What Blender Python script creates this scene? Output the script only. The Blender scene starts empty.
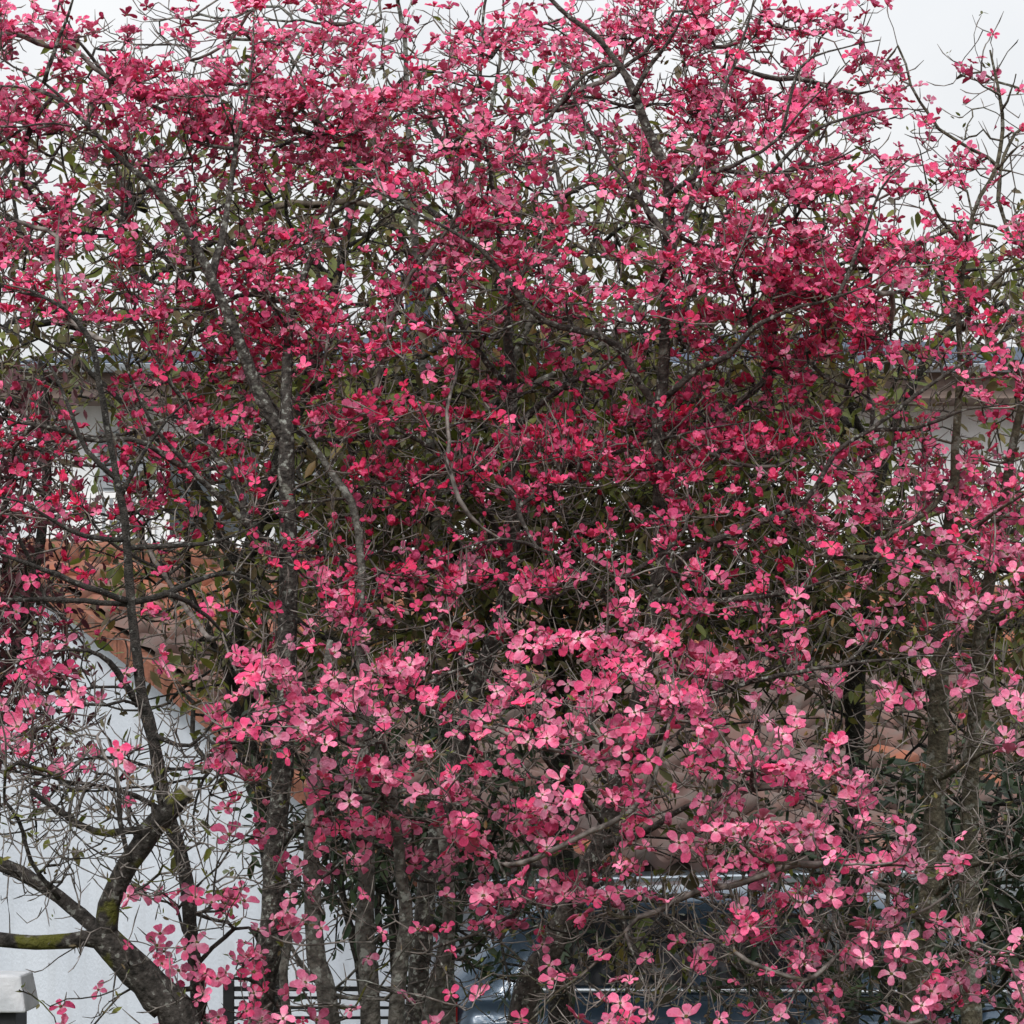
import bpy, math, random
import numpy as np
from mathutils.kdtree import KDTree
from mathutils import Vector, Matrix

# ---------------------------------------------------------------- camera, sky, sun
S = bpy.context.scene
COL = S.collection
HF = math.radians(9.3)
KP = 2*math.tan(HF)/1024.0        # metres per pixel per metre of distance
HORIZON = 780.0
ZC = 1.95
cam_d = bpy.data.cameras.new('camera'); cam = bpy.data.objects.new('camera', cam_d); COL.objects.link(cam)
cam.location = (0, 0, ZC); cam.rotation_euler = (math.radians(90), 0, 0)
cam_d.sensor_width = 36; cam_d.lens = 18/math.tan(HF)
cam_d.shift_y = (HORIZON-512)/1024.0
cam_d.clip_end = 2000
S.camera = cam

W = bpy.data.worlds.new('World'); S.world = W; W.use_nodes = True
wn, wl = W.node_tree.nodes, W.node_tree.links
bg = wn['Background']
sky = wn.new('ShaderNodeTexSky'); sky.sky_type = 'NISHITA'; sky.sun_disc = False
SUN_EL, SUN_AZ = math.radians(40), math.radians(198)
sky.sun_elevation = SUN_EL; sky.sun_rotation = SUN_AZ
sky.air_density = 1.0; sky.dust_density = 4.0; sky.ozone_density = 1.0
hs = wn.new('ShaderNodeHueSaturation'); hs.inputs['Saturation'].default_value = 0.12
wl.new(sky.outputs[0], hs.inputs['Color'])
# an even cloud deck over the clear-sky colour
cl = wn.new('ShaderNodeTexNoise'); cl.inputs['Scale'].default_value = 9; cl.inputs['Detail'].default_value = 5
cr = wn.new('ShaderNodeValToRGB')
cr.color_ramp.elements[0].position = .3; cr.color_ramp.elements[0].color = (8.7, 9.0, 9.4, 1)
cr.color_ramp.elements[1].position = .7; cr.color_ramp.elements[1].color = (10.2, 10.35, 10.5, 1)
wl.new(cl.outputs['Fac'], cr.inputs['Fac'])
mx = wn.new('ShaderNodeMix'); mx.data_type = 'RGBA'; mx.inputs['Factor'].default_value = 0.8
wl.new(hs.outputs['Color'], mx.inputs['A']); wl.new(cr.outputs['Color'], mx.inputs['B'])
tcw = wn.new('ShaderNodeTexCoord'); sxyz = wn.new('ShaderNodeSeparateXYZ'); wl.new(tcw.outputs['Generated'], sxyz.inputs[0])
zr = wn.new('ShaderNodeMapRange'); zr.inputs['From Min'].default_value = .12; zr.inputs['From Max'].default_value = .9
zr.inputs['To Min'].default_value = .79; zr.inputs['To Max'].default_value = 1.8
wl.new(sxyz.outputs['Z'], zr.inputs['Value'])
vm_ = wn.new('ShaderNodeVectorMath'); vm_.operation = 'SCALE'; wl.new(mx.outputs['Result'], vm_.inputs[0]); wl.new(zr.outputs[0], vm_.inputs['Scale'])
wl.new(vm_.outputs[0], bg.inputs['Color'])
bg.inputs['Strength'].default_value = 0.1

sd = bpy.data.lights.new('sun', 'SUN'); sun = bpy.data.objects.new('sun', sd); COL.objects.link(sun)
sd.energy = 1.5; sd.angle = math.radians(12); sd.color = (1, .97, .93)
d = Vector((math.sin(SUN_AZ)*math.cos(SUN_EL), math.cos(SUN_AZ)*math.cos(SUN_EL), math.sin(SUN_EL)))
sun.rotation_euler = d.to_track_quat('Z', 'Y').to_euler()
S.view_settings.view_transform = 'Standard'; S.view_settings.look = 'None'
S.view_settings.exposure = 0.20; S.view_settings.gamma = 1
S.render.engine = 'CYCLES'

R = random.Random(11)
RN = np.random.default_rng(11)

def P(px, py, D):
    return np.array(((px-512)*KP*D, D, ZC-(py-HORIZON)*KP*D))

# ---------------------------------------------------------------- materials
def mat(name):
    m = bpy.data.materials.new(name); m.use_nodes = True
    nt = m.node_tree
    return m, nt.nodes, nt.links, nt.nodes['Principled BSDF']

def noisy(name, c1, c2, scale=8, rough=.8, detail=6, bump=0., bscale=None, lo=.35, hi=.65, spots=None, metal=0, spec=.3, stretch=None):
    m, n, l, b = mat(name)
    tc = n.new('ShaderNodeTexCoord')
    vec = tc.outputs['Object']
    if stretch:
        mp = n.new('ShaderNodeMapping'); mp.inputs['Scale'].default_value = stretch
        l.new(vec, mp.inputs['Vector']); vec = mp.outputs['Vector']
    t = n.new('ShaderNodeTexNoise'); t.inputs['Scale'].default_value = scale; t.inputs['Detail'].default_value = detail
    l.new(vec, t.inputs['Vector'])
    r = n.new('ShaderNodeValToRGB')
    r.color_ramp.elements[0].position = lo; r.color_ramp.elements[0].color = (*c1, 1)
    r.color_ramp.elements[1].position = hi; r.color_ramp.elements[1].color = (*c2, 1)
    l.new(t.outputs['Fac'], r.inputs['Fac'])
    out = r.outputs['Color']
    for sc, thr, colr, amt in (spots or []):
        t2 = n.new('ShaderNodeTexNoise'); t2.inputs['Scale'].default_value = sc; t2.inputs['Detail'].default_value = 4
        l.new(tc.outputs['Object'], t2.inputs['Vector'])
        r2 = n.new('ShaderNodeValToRGB')
        r2.color_ramp.elements[0].position = thr; r2.color_ramp.elements[0].color = (0, 0, 0, 1)
        r2.color_ramp.elements[1].position = thr+.05; r2.color_ramp.elements[1].color = (amt, amt, amt, 1)
        l.new(t2.outputs['Fac'], r2.inputs['Fac'])
        k = n.new('ShaderNodeMix'); k.data_type = 'RGBA'
        l.new(r2.outputs['Color'], k.inputs['Factor']); l.new(out, k.inputs['A']); k.inputs['B'].default_value = (*colr, 1)
        out = k.outputs['Result']
    l.new(out, b.inputs['Base Color'])
    b.inputs['Roughness'].default_value = rough; b.inputs['Metallic'].default_value = metal
    b.inputs['Specular IOR Level'].default_value = spec
    if bump:
        t3 = n.new('ShaderNodeTexNoise'); t3.inputs['Scale'].default_value = bscale or scale*4; t3.inputs['Detail'].default_value = 6
        l.new(vec, t3.inputs['Vector'])
        bp = n.new('ShaderNodeBump'); bp.inputs['Strength'].default_value = bump; bp.inputs['Distance'].default_value = .02
        l.new(t3.outputs['Fac'], bp.inputs['Height']); l.new(bp.outputs['Normal'], b.inputs['Normal'])
    return m

LICH = (.30, .31, .28)
M = {}
M['bark'] = noisy('dogwood_bark', (.022, .019, .017), (.095, .084, .074), 45, .9, bump=1.0, bscale=70, spots=[(45, .58, LICH, .85), (16, .62, (.20, .20, .17), .7)])
M['bark_red'] = noisy('dogwood_limb_bark', (.024, .019, .017), (.090, .076, .067), 42, .9, bump=.9, bscale=70, spots=[(48, .59, LICH, .8), (18, .64, (.19, .19, .16), .7)])
M['bark_moss'] = noisy('mossy_bark', (.014, .012, .010), (.065, .056, .050), 40, .92, bump=1.0, bscale=60, spots=[(40, .60, (.20, .20, .18), .8), (7, .60, (.085, .085, .012), .9)])
M['bark_grey'] = noisy('lichen_grey_bark', (.055, .050, .044), (.17, .16, .14), 40, .9, bump=1.0, bscale=60, spots=[(26, .56, (.28, .29, .26), .8)])
M['bark_olive'] = noisy('olive_brown_bark', (.040, .035, .024), (.115, .102, .070), 38, .9, bump=1.0, bscale=60, spots=[(24, .57, (.22, .22, .19), .7)])
M['bark_dark'] = noisy('dark_bark', (.015, .014, .012), (.065, .057, .050), 45, .9, bump=.9, spots=[(50, .61, (.22, .22, .20), .7)])
M['twig'] = noisy('grey_twig_bark', (.045, .037, .033), (.24, .21, .19), 26, .8, spots=[(35, .64, (.16, .105, .03), .6), (28, .66, (.33, .33, .30), .6)])
M['twig_brown'] = noisy('brown_twig_bark', (.045, .034, .026), (.15, .12, .09), 24, .85)
M['cut_wood'] = noisy('weathered_cut_wood', (.16, .15, .13), (.30, .28, .25), 40, .9)

def bract_mat(name, deep, mid, pale, base, trans):
    m, n, l, b = mat(name)
    a = n.new('ShaderNodeAttribute'); a.attribute_name = 'petal'
    sp = n.new('ShaderNodeSeparateColor'); l.new(a.outputs['Color'], sp.inputs['Color'])
    r = n.new('ShaderNodeValToRGB')
    e = r.color_ramp.elements
    e[0].position = 0; e[0].color = (*deep, 1); e[1].position = 1; e[1].color = (*pale, 1)
    x = e.new(.5); x.color = (*mid, 1)
    l.new(sp.outputs['Blue'], r.inputs['Fac'])
    # streaked pale base of each bract
    tc = n.new('ShaderNodeTexCoord')
    q = n.new('ShaderNodeValToRGB')
    q.color_ramp.elements[0].position = .04; q.color_ramp.elements[0].color = (1, 1, 1, 1)
    q.color_ramp.elements[1].position = .42; q.color_ramp.elements[1].color = (0, 0, 0, 1)
    l.new(sp.outputs['Red'], q.inputs['Fac'])
    mu = n.new('ShaderNodeMath'); mu.operation = 'MULTIPLY'; l.new(q.outputs['Color'], mu.inputs[0]); l.new(sp.outputs['Blue'], mu.inputs[1])
    k = n.new('ShaderNodeMix'); k.data_type = 'RGBA'
    l.new(mu.outputs[0], k.inputs['Factor']); l.new(r.outputs['Color'], k.inputs['A']); k.inputs['B'].default_value = (*base, 1)
    # per-flower value shift
    h = n.new('ShaderNodeHueSaturation')
    mp = n.new('ShaderNodeMapRange'); mp.inputs['To Min'].default_value = .58; mp.inputs['To Max'].default_value = 1.14
    l.new(sp.outputs['Green'], mp.inputs['Value']); l.new(mp.outputs[0], h.inputs['Value'])
    l.new(k.outputs['Result'], h.inputs['Color'])
    l.new(h.outputs['Color'], b.inputs['Base Color'])
    vn = n.new('ShaderNodeTexNoise'); vn.inputs['Scale'].default_value = 90; vn.inputs['Detail'].default_value = 3
    l.new(tc.outputs['Object'], vn.inputs['Vector'])
    bp = n.new('ShaderNodeBump'); bp.inputs['Strength'].default_value = .7; bp.inputs['Distance'].default_value = .012
    l.new(vn.outputs['Fac'], bp.inputs['Height']); l.new(bp.outputs['Normal'], b.inputs['Normal'])
    b.inputs['Roughness'].default_value = .6; b.inputs['Specular IOR Level'].default_value = .05
    t = n.new('ShaderNodeBsdfTranslucent'); l.new(h.outputs['Color'], t.inputs['Color'])
    ms = n.new('ShaderNodeMixShader'); ms.inputs['Fac'].default_value = trans
    l.new(b.outputs[0], ms.inputs[1]); l.new(t.outputs[0], ms.inputs[2])
    l.new(ms.outputs[0], n['Material Output'].inputs['Surface'])
    return m
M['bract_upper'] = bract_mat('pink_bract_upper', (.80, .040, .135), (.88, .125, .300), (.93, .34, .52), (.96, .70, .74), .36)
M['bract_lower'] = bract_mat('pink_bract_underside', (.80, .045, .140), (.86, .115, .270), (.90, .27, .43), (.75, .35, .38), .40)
M['centre'] = noisy('flower_centre_buds', (.04, .042, .010), (.15, .14, .035), 300, .8)

def leaf_mat(name, stops, trans=.3, rough=.45):
    m, n, l, b = mat(name)
    a = n.new('ShaderNodeAttribute'); a.attribute_name = 'petal'
    sp = n.new('ShaderNodeSeparateColor'); l.new(a.outputs['Color'], sp.inputs['Color'])
    r = n.new('ShaderNodeValToRGB'); e = r.color_ramp.elements
    e[0].position = 0; e[0].color = (*stops[0], 1); e[1].position = 1; e[1].color = (*stops[-1], 1)
    for i, c in enumerate(stops[1:-1]):
        x = e.new((i+1)/(len(stops)-1)); x.color = (*c, 1)
    l.new(sp.outputs['Green'], r.inputs['Fac']); l.new(r.outputs['Color'], b.inputs['Base Color'])
    b.inputs['Roughness'].default_value = rough; b.inputs['Specular IOR Level'].default_value = .35
    t = n.new('ShaderNodeBsdfTranslucent'); l.new(r.outputs['Color'], t.inputs['Color'])
    ms = n.new('ShaderNodeMixShader'); ms.inputs['Fac'].default_value = trans
    l.new(b.outputs[0], ms.inputs[1]); l.new(t.outputs[0], ms.inputs[2])
    l.new(ms.outputs[0], n['Material Output'].inputs['Surface'])
    return m
M['leaf_olive'] = leaf_mat('olive_leaves', [(.060, .050, .024), (.12, .085, .040), (.10, .125, .026), (.17, .18, .032), (.22, .125, .045)])
M['leaf_dark'] = leaf_mat('dark_glossy_leaves', [(.022, .034, .020), (.028, .050, .026), (.050, .075, .030), (.035, .055, .038)], .2, .3)
M['leaf_maroon'] = leaf_mat('maroon_leaves', [(.060, .018, .024), (.10, .025, .034), (.075, .035, .035)], .3, .5)

# ---------------------------------------------------------------- mesh helpers
def mesh_obj(name, V, F, material, parent=None, attr=None, smooth=True, slots=None):
    """V (n,3) world or local, F list/array of quads or tris; slots = per-face material index."""
    me = bpy.data.meshes.new(name)
    V = np.asarray(V, dtype=np.float32)
    if isinstance(F, np.ndarray):
        k = F.shape[1]; nf = F.shape[0]
        me.vertices.add(len(V)); me.vertices.foreach_set('co', V.ravel())
        me.loops.add(nf*k); me.loops.foreach_set('vertex_index', F.astype(np.int32).ravel())
        me.polygons.add(nf); me.polygons.foreach_set('loop_start', np.arange(0, nf*k, k, dtype=np.int32))
        me.update(calc_edges=True)
    else:
        me.from_pydata([tuple(v) for v in V], [], F); me.update()
    mats = material if isinstance(material, (list, tuple)) else [material]
    for m in mats: me.materials.append(m)
    if slots is not None: me.polygons.foreach_set('material_index', np.asarray(slots, dtype=np.int32))
    if smooth: me.polygons.foreach_set('use_smooth', np.ones(len(me.polygons), dtype=bool))
    if attr is not None:
        c = me.attributes.new('petal', 'FLOAT_COLOR', 'POINT')
        A = np.ones((len(V), 4), dtype=np.float32); A[:, :3] = attr
        c.data.foreach_set('color', A.ravel())
    me.validate()
    o = bpy.data.objects.new(name, me); COL.objects.link(o)
    if parent is not None:
        o.parent = parent
    return o

def tag(o, label=None, cat=None, group=None, kind=None):
    if label: o['label'] = label
    if cat: o['category'] = cat
    if group: o['group'] = group
    if kind: o['kind'] = kind
    return o

def thing(name, loc, label, cat, group=None, rz=0):
    o = bpy.data.objects.new(name, None); COL.objects.link(o)
    o.location = loc; o.rotation_euler = (0, 0, rz); o.empty_display_size = .2
    return tag(o, label, cat, group)

class MB:
    def __init__(s): s.V = []; s.F = []; s.S = []
    def add(s, V, F, slot=0):
        b = len(s.V); s.V += [tuple(v) for v in V]
        for f in F: s.F.append(tuple(i+b for i in f)); s.S.append(slot)
    def box(s, a, b, slot=0):
        x0, y0, z0 = a; x1, y1, z1 = b
        s.add([(x0,y0,z0),(x1,y0,z0),(x1,y1,z0),(x0,y1,z0),(x0,y0,z1),(x1,y0,z1),(x1,y1,z1),(x0,y1,z1)],
              [(0,3,2,1),(4,5,6,7),(0,1,5,4),(1,2,6,5),(2,3,7,6),(3,0,4,7)], slot)
    def prism(s, poly, ax, a, b, slot=0):
        """extrude 2D poly along axis ax (0,1,2) from a to b"""
        n = len(poly)
        def mk(p, t):
            if ax == 0: return (t, p[0], p[1])
            if ax == 1: return (p[0], t, p[1])
            return (p[0], p[1], t)
        V = [mk(p, a) for p in poly]+[mk(p, b) for p in poly]
        F = [tuple(range(n)), tuple(range(2*n-1, n-1, -1))]
        for i in range(n): F.append((i, i+n, (i+1) % n+n, (i+1) % n))
        s.add(V, F, slot)
    def tube(s, pts, r, sides=8, slot=0):
        V, F = tube_arrays(np.asarray(pts, float), np.full(len(pts), r) if np.isscalar(r) else np.asarray(r), sides, cap=True)
        s.add(V, [tuple(f) for f in F], slot)
    def build(s, name, material, parent=None, smooth=False, bevel=0):
        import bmesh
        o = mesh_obj(name, s.V, s.F, material, parent, smooth=smooth, slots=s.S)
        bm = bmesh.new(); bm.from_mesh(o.data); bmesh.ops.recalc_face_normals(bm, faces=bm.faces); bm.to_mesh(o.data); bm.free()
        if bevel:
            md = o.modifiers.new('bevel', 'BEVEL'); md.width = bevel; md.segments = 2; md.limit_method = 'ANGLE'
        return o

def tube_arrays(pts, rad, sides, cap=False, wob=0.0, rng=None):
    n = len(pts)
    T = np.gradient(pts, axis=0); T /= np.linalg.norm(T, axis=1)[:, None]+1e-9
    up = np.array((0, 0, 1.)) if abs(T[0][2]) < .9 else np.array((1., 0, 0))
    A = np.cross(T, up); A /= np.linalg.norm(A, axis=1)[:, None]+1e-9
    B = np.cross(T, A)
    th = np.linspace(0, 2*np.pi, sides, endpoint=False)
    rr = rad[:, None]*np.ones((1, sides))
    if wob and rng is not None:
        w = rng.normal(0, 1, (n, sides)); w = (w+np.roll(w, 1, 1)+np.roll(w, 1, 0))/1.7
        rr = rr*(1+wob*w)
    V = pts[:, None, :] + rr[:, :, None]*(A[:, None, :]*np.cos(th)[None, :, None]+B[:, None, :]*np.sin(th)[None, :, None])
    V = V.reshape(-1, 3)
    i = np.arange(n-1)[:, None]*sides; j = np.arange(sides)[None, :]; j2 = (j+1) % sides
    F = np.stack([i+j, i+j2, i+sides+j2, i+sides+j], -1).reshape(-1, 4)
    if cap:
        Fl = [tuple(f) for f in F]; Fl.append(tuple(range(sides-1, -1, -1))); Fl.append(tuple((n-1)*sides+q for q in range(sides)))
        return V, Fl
    return V, F

def spline(ctrl, step):
    """Catmull-Rom through rows of ctrl (any dims), resampled about every step metres (first three dims)."""
    c = np.asarray(ctrl, float)
    c = np.vstack([2*c[0]-c[1], c, 2*c[-1]-c[-2]])
    out = []
    for i in range(1, len(c)-2):
        p0, p1, p2, p3 = c[i-1], c[i], c[i+1], c[i+2]
        m = max(2, int(np.linalg.norm(p2[:3]-p1[:3])/step))
        for t in np.arange(m)/m:
            out.append(.5*((2*p1)+(p2-p0)*t+(2*p0-5*p1+4*p2-p3)*t*t+(3*p1-p0-3*p2+p3)*t**3))
    out.append(c[-2])
    return np.array(out)

# ---------------------------------------------------------------- ground
g = MB(); g.add([(-400, -60, 0), (400, -60, 0), (400, 900, 0), (-400, 900, 0)], [(0, 1, 2, 3)])
tag(g.build('ground', noisy('rough_lawn', (.045, .055, .022), (.10, .09, .05), 3, .95, bump=.5)), kind='structure')
g = MB(); g.add([(-40, 13.4, .004), (40, 13.4, .004), (40, 17.4, .004), (-40, 17.4, .004)], [(0, 1, 2, 3)])
tag(g.build('lane', noisy('asphalt', (.04, .04, .042), (.065, .065, .065), 20, .9, bump=.3)), kind='structure')

# ---------------------------------------------------------------- white house far behind
plaster = noisy('white_plaster', (.70, .72, .74), (.80, .81, .82), 1.2, .9, bump=.15, bscale=60, spots=[(2.5, .66, (.62, .62, .61), .5)])
slate = noisy('slate_blue_roofing', (.028, .042, .072), (.050, .070, .110), 3, .8, spec=.3)
fascia_m = noisy('brown_soffit_boards', (.16, .115, .10), (.26, .20, .175), 4, .8, stretch=(.4, 6, 6))
gutter_m = noisy('zinc_gutter', (.42, .48, .54), (.55, .60, .65), 3, .35, metal=.6)
glass_m = noisy('dark_window_glass', (.02, .025, .03), (.05, .06, .07), 1.5, .08, spec=.6)
frame_m = noisy('white_window_frame', (.72, .72, .72), (.8, .8, .8), 5, .5)
shutter_m = noisy('grey_shutter', (.22, .24, .26), (.30, .32, .34), 8, .7)

HD = 30.0
hk = KP*HD
def hx(px): return (px-512)*hk
def hz(py): return ZC-(py-HORIZON)*hk
house = thing('white_house', (0, HD, 0), 'white plastered two-storey house with a slate blue roof behind the trees', 'house')
x0, x1 = hx(48), hx(1180)
eave = hz(406)
m = MB(); m.box((x0, 0, 0), (x1, 8, eave)); m.build('wall', plaster, house)
ox0, ox1 = hx(8), hx(1240)
m = MB(); m.box((ox0, -.62, eave), (ox1, 8.6, eave+.05)); m.box((ox0, -.62, eave+.05), (ox1, -.59, eave+.24)); m.box((ox0, -.59, eave+.05), (ox0+.03, 8.6, eave+.24)); m.build('soffit', fascia_m, house)
# shallow hipped roof
m = MB()
e2 = eave+.26
cx0, cx1 = ox0-.12, ox1+.12
m.add([(cx0, -.74, e2), (cx1, -.74, e2), (cx1, 8.8, e2), (cx0, 8.8, e2), (cx0, -.74, e2+.06), (cx1, -.74, e2+.06), (cx1, 8.8, e2+.06), (cx0, 8.8, e2+.06),
       (cx0+4, 4, e2+1.0), (cx1-4, 4, e2+1.0)],
      [(0, 3, 2, 1), (0, 1, 5, 4), (1, 2, 6, 5), (2, 3, 7, 6), (3, 0, 4, 7), (4, 5, 9, 8), (5, 6, 9), (6, 7, 8, 9), (7, 4, 8)])
roof = m.build('roof', slate, house)
m = MB(); ccx = hx(404); m.box((ccx-.1, 3.2, e2+.5), (ccx+.16, 3.8, e2+1.45)); m.box((ccx-.15, 3.15, e2+1.45), (ccx+.21, 3.85, e2+1.52)); m.build('chimney', slate, roof)
m = MB()
th = np.linspace(math.pi, 2*math.pi, 7)
prof = [(-.80+.07*math.cos(t), e2+.03+.07*math.sin(t)) for t in th]+[(-.80+.06*math.cos(t), e2+.035+.06*math.sin(t)) for t in th[::-1]]
m.prism(prof, 0, cx0, cx1); m.build('gutter', gutter_m, house, smooth=False)
def house_window(xa, xb, za, zb):
    f = MB()
    f.box((xa, -.05, za), (xa+.07, .02, zb)); f.box((xb-.07, -.05, za), (xb, .02, zb))
    f.box((xa+.07, -.05, zb-.07), (xb-.07, .02, zb)); f.box((xa+.07, -.05, za), (xb-.07, .02, za+.07))
    mid = (xa+xb)/2; f.box((mid-.03, -.04, za+.07), (mid+.03, .02, zb-.07))
    w = f.build('window', frame_m, house)
    p = MB(); p.box((xa+.07, -.02, za+.07), (mid-.03, -.008, zb-.07)); p.box((mid+.03, -.02, za+.07), (xb-.07, -.008, zb-.07)); p.build('pane', glass_m, w)
    s = MB(); s.box((xa-.06, -.12, za-.06), (xb+.06, 0, za-.003)); s.build('sill', plaster, w)
    for sx in (xa-.62, xb+.08):
        h = MB(); h.box((sx, -.05, za), (sx+.54, -.003, zb))
        for q in range(12): zz = za+.06+q*(zb-za-.12)/12; h.box((sx+.05, -.07, zz), (sx+.49, -.05, zz+.05))
        h.build('shutter', shutter_m, w)
for px in (215, 470, 760, 1010):
    c = hx(px)
    if px == 215: house_window(c-.5, c+.5, hz(545), hz(432))
    house_window(c-.5, c+.5, .9, 2.2)
# balcony with white balusters at the left
m = MB(); bz = hz(572)
m.box((hx(50), -1.0, bz-.14), (hx(170), -.003, bz)); bal = m.build('balcony', plaster, house)
m = MB(); m.box((hx(50), -1.0, bz+.62), (hx(170), -.94, bz+.68))
for q in range(16):
    bx = hx(50)+.03+q*(hx(170)-hx(50)-.1)/15; m.box((bx, -.985, bz), (bx+.035, -.955, bz+.62))
m.build('railing', frame_m, bal)

# ---------------------------------------------------------------- low outbuilding with pantile roof
th35 = math.radians(35)
CX, CY = (430-512)*KP*17, 17.0
EZ = 1.46; RISE = 1.93; HWID = 4.75; LEN = 11.5
ob = thing('tiled_outbuilding', (CX, CY, 0), 'low whitewashed outbuilding with a red-brown clay tile roof behind the car', 'outbuilding', rz=th35)
wash = noisy('whitewash', (.52, .56, .62), (.60, .64, .70), 1.0, .92, bump=.25, bscale=40, spots=[(3, .64, (.47, .50, .54), .5)])
def streaks(mm, col, amt):
    nt = mm.node_tree; n, l = nt.nodes, nt.links; b = n['Principled BSDF']
    src = b.inputs['Base Color'].links[0].from_socket
    tc = n.new('ShaderNodeTexCoord'); mp = n.new('ShaderNodeMapping'); mp.inputs['Scale'].default_value = (7, 7, .35)
    l.new(tc.outputs['Object'], mp.inputs['Vector'])
    t = n.new('ShaderNodeTexNoise'); t.inputs['Scale'].default_value = 1.0; t.inputs['Detail'].default_value = 7; l.new(mp.outputs[0], t.inputs['Vector'])
    r = n.new('ShaderNodeMapRange'); r.inputs['From Min'].default_value = .50; r.inputs['From Max'].default_value = .75; r.inputs['To Max'].default_value = amt
    l.new(t.outputs['Fac'], r.inputs['Value'])
    k = n.new('ShaderNodeMix'); k.data_type = 'RGBA'; l.new(r.outputs[0], k.inputs['Factor']); l.new(src, k.inputs['A']); k.inputs['B'].default_value = (*col, 1)
    l.new(k.outputs['Result'], b.inputs['Base Color'])
streaks(wash, (.36, .37, .38), .30); streaks(plaster, (.48, .48, .47), .35)
m = MB()
gab = [(0, 0), (0, EZ-.02), (HWID, EZ+RISE-.04), (2*HWID, EZ-.02), (2*HWID, 0)]
m.prism(gab, 0, 0, LEN-.2); m.build('wall', wash, ob)
tile_m, n, l, b = mat('clay_pantiles')
a = n.new('ShaderNodeAttribute'); a.attribute_name = 'petal'
sp = n.new('ShaderNodeSeparateColor'); l.new(a.outputs['Color'], sp.inputs['Color'])
r = n.new('ShaderNodeValToRGB'); e = r.color_ramp.elements
e[0].position = 0; e[0].color = (.060, .040, .036, 1); e[1].position = 1; e[1].color = (.26, .080, .040, 1)
x = e.new(.45); x.color = (.092, .050, .041, 1); x = e.new(.75); x.color = (.135, .070, .056, 1)
l.new(sp.outputs['Green'], r.inputs['Fac'])
tc = n.new('ShaderNodeTexCoord'); t = n.new('ShaderNodeTexNoise'); t.inputs['Scale'].default_value = 7; t.inputs['Detail'].default_value = 8
l.new(tc.outputs['Object'], t.inputs['Vector'])
r2 = n.new('ShaderNodeValToRGB'); r2.color_ramp.elements[0].position = .45; r2.color_ramp.elements[1].position = .68
r2.color_ramp.elements[0].color = (0, 0, 0, 1); r2.color_ramp.elements[1].color = (.7, .7, .7, 1); l.new(t.outputs['Fac'], r2.inputs['Fac'])
k = n.new('ShaderNodeMix'); k.data_type = 'RGBA'; l.new(r2.outputs['Color'], k.inputs['Factor']); l.new(r.outputs['Color'], k.inputs['A']); k.inputs['B'].default_value = (.10, .085, .075, 1)
l.new(k.outputs['Result'], b.inputs['Base Color']); b.inputs['Roughness'].default_value = .85
# each clay tile is a curved sheet with its own lift and tone; the roof covering is one part
def tile_slope(sign):
    V = []; F = []; A = []
    slope = math.hypot(HWID, RISE); nr = 14; ex = slope/nr
    ncol = int((LEN+.2)/.27); wv = (LEN+.2)/ncol
    dirv = np.array((0, HWID/slope*sign, RISE/slope)); nor = np.array((0, -RISE/slope*sign, HWID/slope))
    base = np.array((-.1, 0 if sign > 0 else 2*HWID, EZ))-dirv*.12
    for rr in range(nr):
        for cc in range(ncol):
            tone = min(1, max(0, R.gauss(.48, .2)+(.5 if rr >= nr-4 else 0)))
            dx = R.uniform(-.006, .006); lift = R.uniform(-.006, .01); sl = R.uniform(-.015, .015)
            b0 = len(V)
            for iv, (vv, up) in enumerate(((0, .045), (0.0, .115), (.06, .118), (ex+.07, .030))):
                for iu in range(8):
                    u = iu/7
                    h = .044*math.sin(u*2*math.pi-.6)+up
                    p = base+np.array((cc*wv+u*(wv+.015)+dx, 0, 0))+dirv*(rr*ex+vv+sl)+nor*(h+lift)
                    V.append(p); A.append((0, tone, 0))
            for iv in range(3):
                for iu in range(7):
                    q = b0+iv*8+iu; F.append((q, q+1, q+9, q+8))
    o = mesh_obj('roof_tiles', V, np.array(F), tile_m, ob, attr=np.array(A), smooth=True)
    return o
ra = tile_slope(1); tile_slope(-1)
m = MB()
m.prism([(-.05, EZ-.03), (-.05, EZ+.035), (HWID, EZ+RISE+.03), (HWID, EZ+RISE-.035)], 0, -.08, LEN); 
m.prism([(2*HWID+.05, EZ-.03), (HWID, EZ+RISE-.035), (HWID, EZ+RISE+.03), (2*HWID+.05, EZ+.035)], 0, -.08, LEN)
m.build('roof_deck', noisy('old_roof_timber', (.06, .045, .035), (.11, .08, .06), 6, .9, stretch=(1, 8, 8)), ob)
# verge bricks along the gable, ridge caps
vm = noisy('orange_brick', (.15, .060, .038), (.27, .11, .070), 14, .9, bump=.3, spots=[(9, .6, (.14, .10, .085), .6)])
m = MB()
for q in range(20):
    t0 = q/20; t1 = (q+.93)/20
    ya, yb = HWID*t0, HWID*t1
    za, zb = EZ-.09+RISE*t0, EZ-.09+RISE*t1
    m.prism([(ya, za), (yb, zb), (yb, zb+.13), (ya, za+.13)], 0, -.16, -.082)
    m.prism([(2*HWID-ya, za), (2*HWID-ya, za+.13), (2*HWID-yb, zb+.13), (2*HWID-yb, zb)], 0, -.16, -.082)
m.build('verge', vm, ob)
m = MB()
for q in range(int(LEN/.38)):
    xa = -.1+q*.38
    pts = np.array([(xa, HWID, EZ+RISE+.05), (xa+.2, HWID, EZ+RISE+.055), (xa+.41, HWID, EZ+RISE+.035)])
    m.tube(pts, np.array((.13, .125, .11)), 10)
m.build('ridge', vm, ob, smooth=True)
m = MB()
prof = [(-.20+.085*math.cos(t), EZ-.06+.085*math.sin(t)) for t in th]+[(-.20+.075*math.cos(t), EZ-.055+.075*math.sin(t)) for t in th[::-1]]
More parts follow.
